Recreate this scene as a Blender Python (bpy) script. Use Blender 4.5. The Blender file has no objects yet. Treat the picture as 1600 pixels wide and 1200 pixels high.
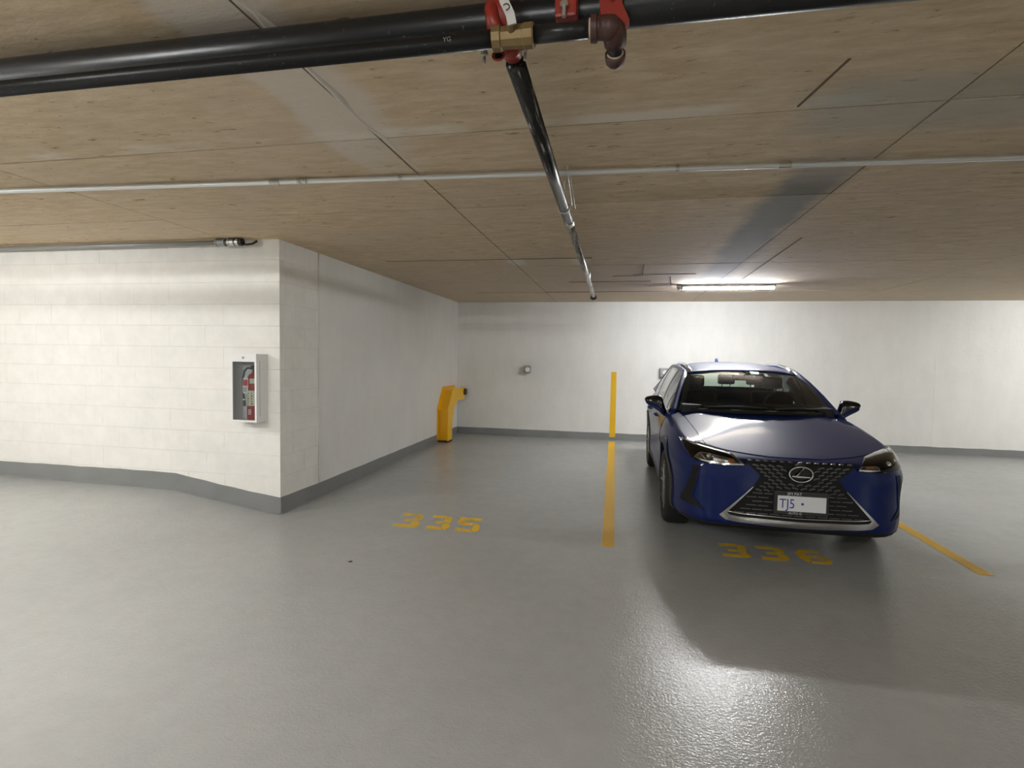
import bpy, bmesh, math, random
from mathutils import Vector, Matrix, noise
from mathutils.bvhtree import BVHTree
random.seed(4)
SC = bpy.context.scene
COL = SC.collection
PI = math.pi

# ------------------------------------------------------------------ camera, world, exposure, light levels
YAW, PITCH, ROLL, CAMH = -0.194932, -0.0496084, 0.0166715, 1.514093
cy, sy, cp, sp = math.cos(YAW), math.sin(YAW), math.cos(PITCH), math.sin(PITCH)
fw = Vector((sy*cp, cy*cp, sp)); rt0 = Vector((cy, -sy, 0)); up0 = rt0.cross(fw)
c_, s_ = math.cos(ROLL), math.sin(ROLL)
rt = rt0*c_ + up0*s_; up = up0*c_ - rt0*s_
cam_d = bpy.data.cameras.new('camera'); cam = bpy.data.objects.new('camera', cam_d); COL.objects.link(cam)
M = Matrix((rt, up, -fw)).transposed().to_4x4(); M.translation = Vector((0, 0, CAMH)); cam.matrix_world = M
cam_d.sensor_width = 36; cam_d.lens = 838/1600*36; cam_d.clip_start = 0.02
SC.camera = cam
w = bpy.data.worlds.new('world'); SC.world = w; w.use_nodes = True
w.node_tree.nodes['Background'].inputs[0].default_value = (0.9, 0.95, 1.0, 1)
w.node_tree.nodes['Background'].inputs[1].default_value = 0.0
SC.view_settings.view_transform = 'Standard'; SC.view_settings.look = 'None'
SC.view_settings.gamma = 1; SC.view_settings.use_curve_mapping = False
SC.view_settings.exposure = 3.0
SC.cycles.max_bounces = 10; SC.cycles.diffuse_bounces = 6; SC.cycles.glossy_bounces = 4
SC.cycles.transparent_max_bounces = 12; SC.cycles.caustics_reflective = False; SC.cycles.caustics_refractive = False
SC.cycles.use_denoising = True
TUBE = 36.0                      # emission of the lamp diffusers
TUBE_MAIN = 46.0                 # the fixture over the car, set stronger than the rest
# fixtures outside the view: (x, y, along x?) ; the visible one is at (1.455, 7.87)
LAMPS = [(1.45, 7.87, True), (-3.5, 0.6, True), (-1.2, -1.7, True), (-5.9, 1.9, True), (2.8, -5.6, True), (7.2, 7.9, True), (7.4, -3.8, True)]

# ------------------------------------------------------------------ materials
MATS = {}
def mat(name, base, rough=0.5, metal=0.0, **k):
    m = bpy.data.materials.new(name); m.use_nodes = True
    b = m.node_tree.nodes['Principled BSDF']
    b.inputs['Base Color'].default_value = (*base, 1); b.inputs['Roughness'].default_value = rough
    b.inputs['Metallic'].default_value = metal
    for kk, v in k.items():
        b.inputs[kk.replace('_', ' ')].default_value = v
    MATS[name] = m; return m
def nd(m, typ, **k):
    n = m.node_tree.nodes.new(typ)
    for a, v in k.items(): setattr(n, a, v)
    return n
def lk(m, a, b): m.node_tree.links.new(a, b)
def bsdf(m): return m.node_tree.nodes['Principled BSDF']
def coords(m, scale=(1, 1, 1), rot=(0, 0, 0)):
    g = nd(m, 'ShaderNodeNewGeometry'); mp = nd(m, 'ShaderNodeMapping')
    mp.inputs['Scale'].default_value = scale; mp.inputs['Rotation'].default_value = rot
    lk(m, g.outputs['Position'], mp.inputs['Vector']); return mp.outputs[0]
def noise_n(m, vec, scale, detail=4, rough=0.55):
    n = nd(m, 'ShaderNodeTexNoise'); n.inputs['Scale'].default_value = scale
    n.inputs['Detail'].default_value = detail; n.inputs['Roughness'].default_value = rough
    lk(m, vec, n.inputs['Vector']); return n.outputs['Fac']
def ramp(m, fac, stops):
    r = nd(m, 'ShaderNodeValToRGB'); e = r.color_ramp.elements
    e[0].position, e[0].color = stops[0][0], (*stops[0][1], 1)
    e[1].position, e[1].color = stops[-1][0], (*stops[-1][1], 1)
    for p, c in stops[1:-1]:
        x = e.new(p); x.color = (*c, 1)
    lk(m, fac, r.inputs[0]); return r.outputs[0]
def g3(v): return (v, v, v)
def mixc(m, fac, a, b, mode='MIX'):
    n = nd(m, 'ShaderNodeMix', data_type='RGBA', blend_type=mode)
    for s, v in ((n.inputs[0], fac), (n.inputs[6], a), (n.inputs[7], b)):
        if hasattr(v, 'is_output'): lk(m, v, s)
        elif isinstance(v, tuple): s.default_value = (*v, 1)
        else: s.default_value = v
    return n.outputs[2]
def mth(m, op, a, b=0.0, c=None):
    n = nd(m, 'ShaderNodeMath', operation=op); n.use_clamp = False
    for i, v in enumerate((a, b) if c is None else (a, b, c)):
        if hasattr(v, 'is_output'): lk(m, v, n.inputs[i])
        else: n.inputs[i].default_value = v
    return n.outputs[0]
def sstep(m, v, lo, hi):
    n = nd(m, 'ShaderNodeMapRange', interpolation_type='SMOOTHSTEP')
    n.inputs[1].default_value = lo; n.inputs[2].default_value = hi
    lk(m, v, n.inputs[0]); return n.outputs[0]
def bump(m, h, strength, dist=0.01):
    b = nd(m, 'ShaderNodeBump'); b.inputs['Strength'].default_value = strength; b.inputs['Distance'].default_value = dist
    lk(m, h, b.inputs['Height']); lk(m, b.outputs[0], bsdf(m).inputs['Normal']); return b
def sepxyz(m):
    g = nd(m, 'ShaderNodeNewGeometry'); s = nd(m, 'ShaderNodeSeparateXYZ'); lk(m, g.outputs['Position'], s.inputs[0]); return s.outputs

# floor: glossy grey traffic coating with orange-peel relief
m = mat('floor_paint', (0.40, 0.395, 0.375), 0.30)
c1 = noise_n(m, coords(m), 0.9, 5); c2 = noise_n(m, coords(m), 9, 5, .7); c3 = noise_n(m, coords(m), 130, 3, .6)
col = ramp(m, c1, [(0.3, (0.345, 0.35, 0.343)), (0.7, (0.41, 0.415, 0.405))])
col = mixc(m, 0.35, col, ramp(m, c2, [(0.35, (0.35, 0.352, 0.343)), (0.62, (0.405, 0.408, 0.40))]))
pits = ramp(m, noise_n(m, coords(m), 17, 8, .75), [(0.26, (0.35,)*3), (0.31, (1, 1, 1))])
col = mixc(m, 1.0, col, pits, 'MULTIPLY')
lk(m, col, bsdf(m).inputs['Base Color'])
rr = ramp(m, c2, [(0.3, g3(0.19)), (0.75, g3(0.26))]); lk(m, rr, bsdf(m).inputs['Roughness'])
bump(m, mth(m, 'ADD', noise_n(m, coords(m), 95, 2, .5), mth(m, 'MULTIPLY', noise_n(m, coords(m), 40, 2), 0.9)), 0.5, 0.0035)
# base band: same coating on the wall foot, upright-face shade put into its colour
m = mat('base_paint_shaded', (0.205, 0.205, 0.20), 0.36)
lk(m, ramp(m, noise_n(m, coords(m), 3, 5), [(0.3, (0.20, 0.205, 0.205)), (0.7, (0.235, 0.24, 0.24))]), bsdf(m).inputs['Base Color'])
bump(m, noise_n(m, coords(m), 60, 3), 0.25, 0.004)
# painted concrete wall
m = mat('wall_paint', (0.72, 0.71, 0.66), 0.62)
s = sepxyz(m)
c1 = noise_n(m, coords(m), 1.1, 5); c2 = noise_n(m, coords(m, (1, 1, .35)), 5, 6, .65)
col = ramp(m, c1, [(0.3, (0.72, 0.72, 0.69)), (0.7, (0.80, 0.80, 0.775))])
col = mixc(m, 0.4, col, ramp(m, c2, [(0.3, (0.70, 0.69, 0.65)), (0.65, (0.81, 0.80, 0.765))]))
pit = ramp(m, noise_n(m, coords(m), 38, 3, .5), [(0.20, (0.45,)*3), (0.235, (1, 1, 1))])
col = mixc(m, 1.0, col, pit, 'MULTIPLY'); lk(m, col, bsdf(m).inputs['Base Color'])
bump(m, mth(m, 'ADD', c2, mth(m, 'MULTIPLY', noise_n(m, coords(m), 26, 4, .6), .8)), 0.30, 0.012)
# painted block
m = mat('block_paint', (0.76, 0.74, 0.69), 0.6)
c2 = noise_n(m, coords(m), 7, 5, .6)
lk(m, ramp(m, c2, [(0.3, (0.78, 0.76, 0.72)), (0.65, (0.84, 0.82, 0.78))]), bsdf(m).inputs['Base Color'])
bump(m, noise_n(m, coords(m), 90, 5, .7), 0.3, 0.006)
m = mat('mortar', (0.64, 0.62, 0.58), 0.8); bump(m, noise_n(m, coords(m), 60, 3), 0.3, 0.006)
# board-marked ceiling concrete, tan
m = mat('ceiling_concrete', (0.4, 0.32, 0.22), 0.85)
gr = noise_n(m, coords(m, (1.3, 5, 1)), 4, 8, .72)            # wood grain print running along x
bl = noise_n(m, coords(m, (1, 1, 1)), 0.9, 4, .5)
fine = noise_n(m, coords(m, (0.9, 2.6, 1)), 9, 6, .72)
col = ramp(m, gr, [(0.30, (0.47, 0.345, 0.205)), (0.5, (0.62, 0.48, 0.31)), (0.70, (0.76, 0.63, 0.45))])
col = mixc(m, ramp(m, bl, [(0.38, g3(0)), (0.7, g3(.65))]), col, (0.60, 0.48, 0.36))
spk = ramp(m, fine, [(0.32, (0.36, 0.30, 0.22)), (0.385, (1, 1, 1))]); col = mixc(m, .85, col, spk, 'MULTIPLY')
knot = ramp(m, noise_n(m, coords(m, (3.2, 8, 1), (0, 0, .25)), 1.6, 3, .6), [(0.29, (0.42, 0.34, 0.25)), (0.32, (1, 1, 1))]); col = mixc(m, .8, col, knot, 'MULTIPLY')
s = sepxyz(m)
wob = mth(m, 'MULTIPLY', mth(m, 'SUBTRACT', noise_n(m, coords(m), 1.6, 5, .6), .5), 0.9)
# pale slurry run beside the long joint at x=-1.17
xa = mth(m, 'ADD', s[0], mth(m, 'MULTIPLY', wob, .35))
a = mth(m, 'MULTIPLY', sstep(m, xa, -1.47, -1.40), mth(m, 'SUBTRACT', 1, sstep(m, xa, -1.12, -1.0)))
ya = mth(m, 'ADD', s[1], mth(m, 'MULTIPLY', s[0], 1.1))
a = mth(m, 'MULTIPLY', a, mth(m, 'SUBTRACT', 1, sstep(m, ya, .9, 1.9)))
col = mixc(m, mth(m, 'MULTIPLY', a, .85), col, (0.68, 0.60, 0.52))
# pale smear along the cross joint at y=2.49
yb = mth(m, 'ADD', s[1], mth(m, 'MULTIPLY', wob, .18))
b_ = mth(m, 'MULTIPLY', sstep(m, yb, 2.36, 2.41), mth(m, 'SUBTRACT', 1, sstep(m, yb, 2.465, 2.5)))
sm = ramp(m, mth(m, 'ADD', mth(m, 'MULTIPLY', noise_n(m, coords(m, (1, 0.01, 1)), 1.35, 1), .7), mth(m, 'MULTIPLY', noise_n(m, coords(m, (1, 3, 1)), 3.5, 4), .3)), [(0.46, g3(0)), (0.56, g3(.55))])
col = mixc(m, mth(m, 'MULTIPLY', b_, sm), col, (0.78, 0.74, 0.66))
# blue-grey damp band running along the slab near the right-hand joint, and a patch nearer the pipes
xd = mth(m, 'ADD', s[0], mth(m, 'MULTIPLY', wob, .45)); xd = mth(m, 'SUBTRACT', xd, mth(m, 'MULTIPLY', mth(m, 'SUBTRACT', s[1], 3.3), .02))
d = mth(m, 'MULTIPLY', sstep(m, xd, .80, .96), mth(m, 'SUBTRACT', 1, sstep(m, xd, 1.16, 1.34)))
d = mth(m, 'MULTIPLY', d, sstep(m, s[1], 2.7, 3.6)); d = mth(m, 'MULTIPLY', d, mth(m, 'SUBTRACT', 1, sstep(m, s[1], 7.3, 7.9)))
col = mixc(m, mth(m, 'MULTIPLY', d, .88), col, (0.23, 0.23, 0.225))
e = mth(m, 'MULTIPLY', sstep(m, xd, .62, .95), mth(m, 'MULTIPLY', sstep(m, s[1], 2.15, 2.35), mth(m, 'SUBTRACT', 1, sstep(m, s[1], 2.65, 2.9))))
col = mixc(m, mth(m, 'MULTIPLY', e, .6), col, (0.38, 0.385, 0.34))
for (px_, py_, pr_) in ((-1.13, 5.85, .14), (-.44, 5.9, .13)):
    dx = mth(m, 'SUBTRACT', s[0], px_); dy = mth(m, 'MULTIPLY', mth(m, 'SUBTRACT', s[1], py_), .45)
    dd = mth(m, 'SQRT', mth(m, 'ADD', mth(m, 'MULTIPLY', dx, dx), mth(m, 'MULTIPLY', dy, dy)))
    dd = mth(m, 'ADD', dd, mth(m, 'MULTIPLY', wob, .25))
    col = mixc(m, mth(m, 'MULTIPLY', mth(m, 'SUBTRACT', 1, sstep(m, dd, pr_*.4, pr_)), .7), col, (0.74, 0.70, 0.62))
# beyond y=6 the slab is greyer
col = mixc(m, mth(m, 'MULTIPLY', sstep(m, s[1], 4.2, 8.0), .5), col, (0.54, 0.47, 0.385))
lk(m, col, bsdf(m).inputs['Base Color'])
bump(m, mth(m, 'ADD', gr, mth(m, 'MULTIPLY', fine, .7)), 0.35, 0.012)
mat('slurry', (0.66, 0.60, 0.52), .8)
mat('joint_dark', (0.11, 0.08, 0.05), .9)

def yellow(name, base, wear):
    m = mat(name, base, .45)
    if wear:
        f = noise_n(m, coords(m), 38, 6, .7); f2 = noise_n(m, coords(m), 5, 3, .6)
        k = ramp(m, mth(m, 'ADD', mth(m, 'MULTIPLY', f, .55), mth(m, 'MULTIPLY', f2, .45)), [(0.40, g3(.15)), (0.48, g3(1))])
        lk(m, mixc(m, k, (0.36, 0.30, 0.17), base), bsdf(m).inputs['Base Color'])
    bump(m, noise_n(m, coords(m), 130, 3), .3, .003)
    return m
yellow('yellow_line', (0.80, 0.47, 0.012), False)
yellow('yellow_stencil', (0.82, 0.50, 0.012), True)
m = mat('yellow_steel', (0.92, 0.52, 0.004), .32); bump(m, noise_n(m, coords(m), 25, 2), .12, .004)
m = mat('black_steel', (0.012, 0.012, 0.013), .34, 0.2); bump(m, noise_n(m, coords(m), 60, 3), .12, .003)
k = ramp(m, noise_n(m, coords(m), 70, 3, .6), [(0.66, (0.012, 0.012, 0.013)), (0.74, (0.12, 0.12, 0.12))]); lk(m, k, bsdf(m).inputs['Base Color'])
m = mat('dusty_steel_glints', (0.05, 0.045, 0.04), .32, .65)  # far branch pipe: dusty grey, its highlights painted in as pale streaks
k = ramp(m, noise_n(m, coords(m, (2.2, .16, 2.2)), 26, 5, .6), [(0.40, (0.05, 0.045, 0.04)), (0.55, (0.22, 0.20, 0.18)), (.68, (0.62, 0.58, 0.52))]); lk(m, k, bsdf(m).inputs['Base Color'])
k = ramp(m, noise_n(m, coords(m, (2.2, .16, 2.2)), 26, 5, .6), [(0.32, (0.10, 0.09, 0.08)), (0.5, (0.30, 0.28, 0.25)), (.68, (0.62, 0.58, 0.52))]); lk(m, k, bsdf(m).inputs['Base Color'])
m = mat('steel_painted_glints', (0.02, 0.02, 0.02), .26, .5)  # near branch pipe: dark steel with white highlights put into the colour as streaks
k = ramp(m, noise_n(m, coords(m, (2.2, .16, 2.2)), 26, 5, .6), [(0.50, (0.022, 0.021, 0.02)), (0.60, (0.06, 0.056, 0.05)), (.70, (0.5, 0.48, 0.44))]); lk(m, k, bsdf(m).inputs['Base Color'])
m = mat('galvanised', (0.80, 0.82, 0.82), .38, .35)
mat('zinc', (0.6, 0.6, 0.58), .35, .9)
mat('red_iron', (0.26, 0.022, 0.012), .42)
m = mat('brass', (0.20, 0.135, 0.055), .5, .4); bump(m, noise_n(m, coords(m), 90, 3), .3, .003)
m = mat('rust_iron', (0.055, 0.019, 0.013), .5); bump(m, noise_n(m, coords(m), 120, 4), .4, .003)
mat('thread_sealant', (0.55, 0.45, 0.32), .6)
mat('tag_red', (0.75, 0.02, 0.04), .4); mat('tag_white', (0.55, 0.53, 0.5), .5); mat('ink', (0.02, 0.02, 0.02), .5)
mat('pipe_print', (0.22, 0.22, 0.20), .6)
mat('white_enamel', (0.82, 0.82, 0.81), .35); mat('grey_inside', (0.66, 0.65, 0.66), .6)
mat('grey_box', (0.33, 0.34, 0.34), .5, .3); mat('white_plastic', (0.8, 0.8, 0.78), .4); mat('dark_plastic', (0.02, 0.02, 0.02), .45)
mat('ext_red', (0.42, 0.02, 0.018), .25); mat('ext_label', (0.70, 0.66, 0.50), .5); mat('label_print', (0.12, 0.11, 0.08), .6); mat('label_red', (0.62, 0.06, 0.05), .5)
mat('seal', (0.72, 0.71, 0.67), .7); mat('dark_gap', (0.002, 0.002, 0.002), .8)
def glass(name, tint, refl=1.0, rough=0.0, ior=1.45):
    m = bpy.data.materials.new(name); m.use_nodes = True; nt = m.node_tree; nt.nodes.clear()
    o = nd(m, 'ShaderNodeOutputMaterial'); t = nd(m, 'ShaderNodeBsdfTransparent'); g = nd(m, 'ShaderNodeBsdfGlossy'); f = nd(m, 'ShaderNodeFresnel'); x = nd(m, 'ShaderNodeMixShader')
    t.inputs[0].default_value = (*tint, 1); g.inputs[0].default_value = (refl, refl, refl, 1); g.inputs['Roughness'].default_value = rough; f.inputs[0].default_value = ior
    lk(m, f.outputs[0], x.inputs[0]); lk(m, t.outputs[0], x.inputs[1]); lk(m, g.outputs[0], x.inputs[2]); lk(m, x.outputs[0], o.inputs[0]); MATS[name] = m
glass('window_glass', (0.30, 0.36, 0.32)); glass('windscreen_glass', (0.70, 0.80, 0.72), ior=1.26); glass('clear_glass', (0.93, 0.95, 0.95)); glass('lens_glass', (0.92, 0.93, 0.93))
# car
m = mat('blue_paint', (0.0012, 0.012, 0.098), .5, .0, Coat_Weight=.42, Coat_Roughness=0.03, Specular_IOR_Level=.15)
mat('black_trim', (0.018, 0.018, 0.019), .5); mat('gloss_black', (0.006, 0.006, 0.007), .12)
mat('chrome', (0.75, 0.75, 0.76), .12, 1.0); mat('satin_chrome', (0.50, 0.50, 0.50), .2, 1.0)
mat('rubber', (0.012, 0.012, 0.012), .7); mat('alloy', (0.30, 0.30, 0.31), .22, 1.0); mat('grille_metal', (0.12, 0.12, 0.125), .3, .85)
mat('seat_fabric', (0.012, 0.012, 0.014), .75); mat('amber', (0.65, 0.16, 0.02), .25); mat('reflector', (0.7, 0.7, 0.72), .15, 1.0)
mat('plate_white', (0.78, 0.79, 0.82), .4); mat('plate_blue', (0.03, 0.05, 0.28), .4); mat('frame_text', (0.6, 0.6, 0.6), .4); mat('tail_red', (0.3, 0.01, 0.01), .2)
def emis(name, col, st):
    m = bpy.data.materials.new(name); m.use_nodes = True; nt = m.node_tree; nt.nodes.clear()
    o = nd(m, 'ShaderNodeOutputMaterial'); e = nd(m, 'ShaderNodeEmission'); e.inputs[0].default_value = (*col, 1); e.inputs[1].default_value = st
    lk(m, e.outputs[0], o.inputs[0]); MATS[name] = m
emis('tube_light', (0.97, 0.99, 0.985), TUBE); emis('tube_light_main', (0.97, 0.985, 1.0), TUBE_MAIN)

# ------------------------------------------------------------------ helpers
def obj(name, bm, mn, parent=None, smooth=False, kind=None, loc=None):
    if isinstance(bm, bpy.types.Mesh): me = bm
    else:
        me = bpy.data.meshes.new(name); bm.normal_update(); bm.to_mesh(me); bm.free()
    if mn and not me.materials: me.materials.append(MATS[mn])
    if smooth:
        for p in me.polygons: p.use_smooth = True
    o = bpy.data.objects.new(name, me); COL.objects.link(o)
    if parent: o.parent = parent
    if kind: o['kind'] = kind
    if loc: o.location = loc
    return o
def autosmooth(o, ang=35):
    me = o.data
    for p in me.polygons: p.use_smooth = True
    try: me.set_sharp_from_angle(angle=math.radians(ang))
    except Exception: pass
    return o
def thing(name, label, cat, loc=(0, 0, 0), group=None):
    o = bpy.data.objects.new(name, None); COL.objects.link(o); o.location = loc; o.empty_display_size = .1
    return tag(o, label, cat, group)
def tag(o, label, cat, group=None):
    o['label'] = label; o['category'] = cat
    if group: o['group'] = group
    return o
def B(): return bmesh.new()
def box(bm, x0, x1, y0, y1, z0, z1, bev=0):
    r = bmesh.ops.create_cube(bm, size=1); vs = r['verts']
    for v in vs: v.co = Vector(((x0+x1)/2 + v.co.x*(x1-x0), (y0+y1)/2 + v.co.y*(y1-y0), (z0+z1)/2 + v.co.z*(z1-z0)))
    if bev:
        es = list({e for v in vs for e in v.link_edges}); bmesh.ops.bevel(bm, geom=es, offset=bev, segments=2, affect='EDGES', profile=.6)
    return bm
def cyl(bm, a, b, r, n=20, r2=None, caps=True):
    a, b = Vector(a), Vector(b); d = b-a; L = d.length
    q = Vector((0, 0, 1)).rotation_difference(d.normalized()).to_matrix().to_4x4(); q.translation = (a+b)/2
    bmesh.ops.create_cone(bm, cap_ends=caps, segments=n, radius1=r, radius2=r if r2 is None else r2, depth=L, matrix=q); return bm
def sphere(bm, c, r, n=16, sc=(1, 1, 1)):
    mt = Matrix.Translation(Vector(c)) @ Matrix.Diagonal((*sc, 1)); bmesh.ops.create_uvsphere(bm, u_segments=n, v_segments=n//2+2, radius=r, matrix=mt); return bm
def tube(bm, pts, r, n=12, closed=False):
    pts = [Vector(p) for p in pts]; rings = []; N = len(pts); prev = None
    for i, p in enumerate(pts):
        a = pts[(i-1) % N] if (i or closed) else p; b = pts[(i+1) % N] if (i < N-1 or closed) else p
        t = (b-a).normalized()
        if prev is None:
            x = t.orthogonal().normalized()
        else:
            x = (prev - t*prev.dot(t)).normalized()
        prev = x; y = t.cross(x); rr = r[i] if isinstance(r, (list, tuple)) else r
        rings.append([bm.verts.new(p + (x*math.cos(2*PI*k/n) + y*math.sin(2*PI*k/n))*rr) for k in range(n)])
    for i in range(N-1 + (1 if closed else 0)):
        A, C = rings[i], rings[(i+1) % N]
        for k in range(n): bm.faces.new((A[k], A[(k+1) % n], C[(k+1) % n], C[k]))
    if not closed:
        bm.faces.new(rings[0][::-1]); bm.faces.new(rings[-1])
    bmesh.ops.recalc_face_normals(bm, faces=bm.faces); return bm
def lathe(bm, prof, c, axis='y', n=32):
    rings = []
    for (r, h) in prof:
        ring = []
        for k in range(n):
            t = 2*PI*k/n; u, v = r*math.cos(t), r*math.sin(t)
            p = {'x': (h, u, v), 'y': (u, h, v), 'z': (u, v, h)}[axis]
            ring.append(bm.verts.new(Vector(c)+Vector(p)))
        rings.append(ring)
    for A, C in zip(rings, rings[1:]):
        for k in range(n): bm.faces.new((A[k], A[(k+1) % n], C[(k+1) % n], C[k]))
    if prof[0][0] > 1e-5: bm.faces.new(rings[0])
    if prof[-1][0] > 1e-5: bm.faces.new(rings[-1][::-1])
    bmesh.ops.remove_doubles(bm, verts=bm.verts, dist=1e-6)
    bmesh.ops.recalc_face_normals(bm, faces=bm.faces); return bm
def prism(bm, pts, off):
    """polygon pts (3D) extruded by vector off"""
    off = Vector(off); a = [bm.verts.new(Vector(p)) for p in pts]; b = [bm.verts.new(Vector(p)+off) for p in pts]; n = len(a)
    bm.faces.new(a); bm.faces.new(b[::-1])
    for i in range(n): bm.faces.new((a[i], a[(i+1) % n], b[(i+1) % n], b[i]))
    bmesh.ops.recalc_face_normals(bm, faces=bm.faces); return bm
def text_mesh(s, size, mn, mtx, parent, name='lettering', depth=.0008, align='LEFT'):
    cu = bpy.data.curves.new(name, 'FONT'); cu.body = s; cu.size = size; cu.extrude = depth; cu.align_x = align; cu.resolution_u = 3
    t = bpy.data.objects.new('tmp_text', cu); COL.objects.link(t); bpy.context.view_layer.update()
    me = bpy.data.meshes.new_from_object(t); bpy.data.objects.remove(t); bpy.data.curves.remove(cu)
    me.transform(mtx); me.materials.clear(); me.materials.append(MATS[mn])
    o = bpy.data.objects.new(name, me); COL.objects.link(o); o.parent = parent; return o

# ------------------------------------------------------------------ setting
XL, YC, YB, H = -3.095, 4.488, 10.1345, 2.57
XR, YR, XLL = 9.5, -7.5, -8.0
def floor_z(x, y):
    t = max(0.0, XL - 0.0 - x); t = min(t, 1.2)
    g = max(0.0, min(1.0, (y-1.2)/(YC-1.2))); g = g*g*(3-2*g)
    s = t*t/(t+.12) if t > 0 else 0
    return 0.155*s*g
bm = B()
xs = [XLL + i*(XR-XLL)/70 for i in range(71)]; xs = sorted(set([round(x, 3) for x in xs] + [XL-.05*i for i in range(0, 12)]))
ysv = [YR + i*(YB-YR)/50 for i in range(51)]
grid = [[bm.verts.new((x, y, floor_z(x, y))) for x in xs] for y in ysv]
for j in range(len(ysv)-1):
    for i in range(len(xs)-1): bm.faces.new((grid[j][i], grid[j][i+1], grid[j+1][i+1], grid[j+1][i]))
fl = obj('floor', bm, 'floor_paint', smooth=True, kind='structure')
fl['label'] = 'grey glossy coated concrete garage floor'
# ceiling slab with board panels
cl = obj('ceiling', box(B(), XLL, XR, YR, YB, H+.004, H+.15), 'joint_dark', kind='structure'); cl['label'] = 'tan board-marked concrete slab'
xe = [-1.17+2.44*k for k in range(-3, 5)]; ye = [2.49+1.232*k for k in range(-8, 7)]
for i, x0 in enumerate(xe[:-1]):
    for j, y0 in enumerate(ye):
        x1 = min(xe[i+1], XR); y1 = min(y0+1.232, YB); a0 = max(x0, XLL); b0 = max(y0, YR)
        if x1-a0 < .1 or y1-b0 < .05: continue
        dz = random.uniform(-.002, .003); g = .0042
        obj('ceiling_panel', box(B(), a0+g, x1-g, b0+g, y1-g, H-dz-.001, H+.006), 'ceiling_concrete', cl)
# raised slurry ridge along the joint at x=-1.17, in one run
bm = B()
tube(bm, [(-1.150+.012*math.sin(y*5)+.008*math.sin(y*13), y, H+.004) for y in [1.2+.08*i for i in range(0, 26)]], [(.021+.006*math.sin(i*1.3)+.003*math.sin(i*2.9))*(1-i/32) for i in range(26)], 10)
obj('mortar_ridge', bm, 'slurry', cl, smooth=True)
# formwork ridges on the far part of the ceiling
bm = B()
for (x0, y0, x1, y1) in [(-2.6, 5.7, -.3, 5.72), (.15, 6.9, .9, 6.9), (-.7, 7.5, .4, 7.48), (.25, 6.2, .27, 7.0), (.62, 7.1, .7, 7.9), (-.1, 7.0, .25, 7.0), (1.5, 5.0, 1.55, 8.4), (-2.3, 8.6, 1, 8.6), (.7, 2.45, .76, 2.1)]:
    cyl(bm, (x0, y0, H), (x1, y1, H), .006, 6)
obj('form_ridge', bm, 'joint_dark', cl, kind='stuff')

def panel_wall(name, label, xs_or_ys, zs, fn, backing):
    w_ = obj(name, backing, 'mortar', kind='structure'); w_['label'] = label
    for a, b in zip(xs_or_ys, xs_or_ys[1:]):
        for c, d in zip(zs, zs[1:]):
            obj('wall_panel', fn(a+.0006, b-.0006, c+.0006, d-.0006, random.uniform(0, .0012)), 'wall_paint', w_)
    return w_
# left cast wall beyond the block pier (its face a finger proud of the blocks)
YS = 5.14
panel_wall('wall_left', 'white painted cast concrete side wall', [YS+.03, 5.84, 7.43, 9.0, YB], [0, .98, H], lambda a, b, c, d, r: box(B(), XL-.02, XL-r, a, b, c, d, .0012), box(B(), XL-.2, XL-.004, YS, YB, 0, H))
panel_wall('wall_back', 'white painted concrete end wall behind both stalls', [XL, -1.106, .3, 2.74, 5.18, 7.6, XR], [0, .92, 2.14, H], lambda a, b, c, d, r: box(B(), a, b, YB-.0-r, YB+.03, c, d, .0012), box(B(), XL-.2, XR, YB+.004, YB+.2, 0, H))
obj('wall_right', box(B(), XR, XR+.2, YR, YB, 0, H), 'wall_paint', kind='structure')
obj('wall_rear', box(B(), XLL, XR, YR-.2, YR, 0, H), 'wall_paint', kind='structure')
obj('wall_far_left', box(B(), XLL-.2, XLL, YR, YC+1, 0, H+.02), 'wall_paint', kind='structure')
# block walls: running bond, painted
def block_mesh(sx, sy, sz):
    bm = box(B(), 0, sx, 0, sy, 0, sz, .003); me = bpy.data.meshes.new('block'); bm.to_mesh(me); bm.free(); me.materials.append(MATS['block_paint']); return me
CH = .2035; JT = .004
wf = obj('wall_front', box(B(), XLL, XL-.035, YC+.003, YC+.19, 0, H), 'mortar', kind='structure'); wf['label'] = 'white painted block wall face carrying the extinguisher cabinet'
ws = obj('wall_side', box(B(), XL-.18, XL-.003, YC+.03, YS, 0, H), 'mortar', kind='structure'); ws['label'] = 'white painted block end of the pier'
cache = {}
rows = int(H/CH)+1
for r in range(rows):
    z0 = r*CH - .06; z1 = min(z0+CH, H)
    zz0 = max(z0, 0.0); hh = z1-zz0-JT*.5
    if hh < .02: continue
    # face: from corner leftwards
    x = XL; k = 0
    while x > XLL+.05:
        L = .2 if (k == 0 and r % 2 == 1) else .4
        L = min(L, x-XLL); key = ('f', round(L, 3), round(hh, 3))
        if key not in cache: cache[key] = block_mesh(L-JT*.5 if k else L, .08, hh)
        o = obj('block', cache[key], None, wf, loc=(x-L+(JT*.5 if k else 0), YC - random.uniform(0, .0012), zz0)); x -= L; k += 1
        if k == 0: pass
    y = YC+.08; k = 0; first = .12 if r % 2 == 1 else .32
    while y < YS-.01:
        L = first if k == 0 else .4
        L = min(L, YS-y); key = ('s', round(L, 3), round(hh, 3))
        if key not in cache: cache[key] = block_mesh(.1, L-JT, hh)
        obj('block', cache[key], None, ws, loc=(XL-.1+.0005, y+JT*.5, zz0)); y += L; k += 1
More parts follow.
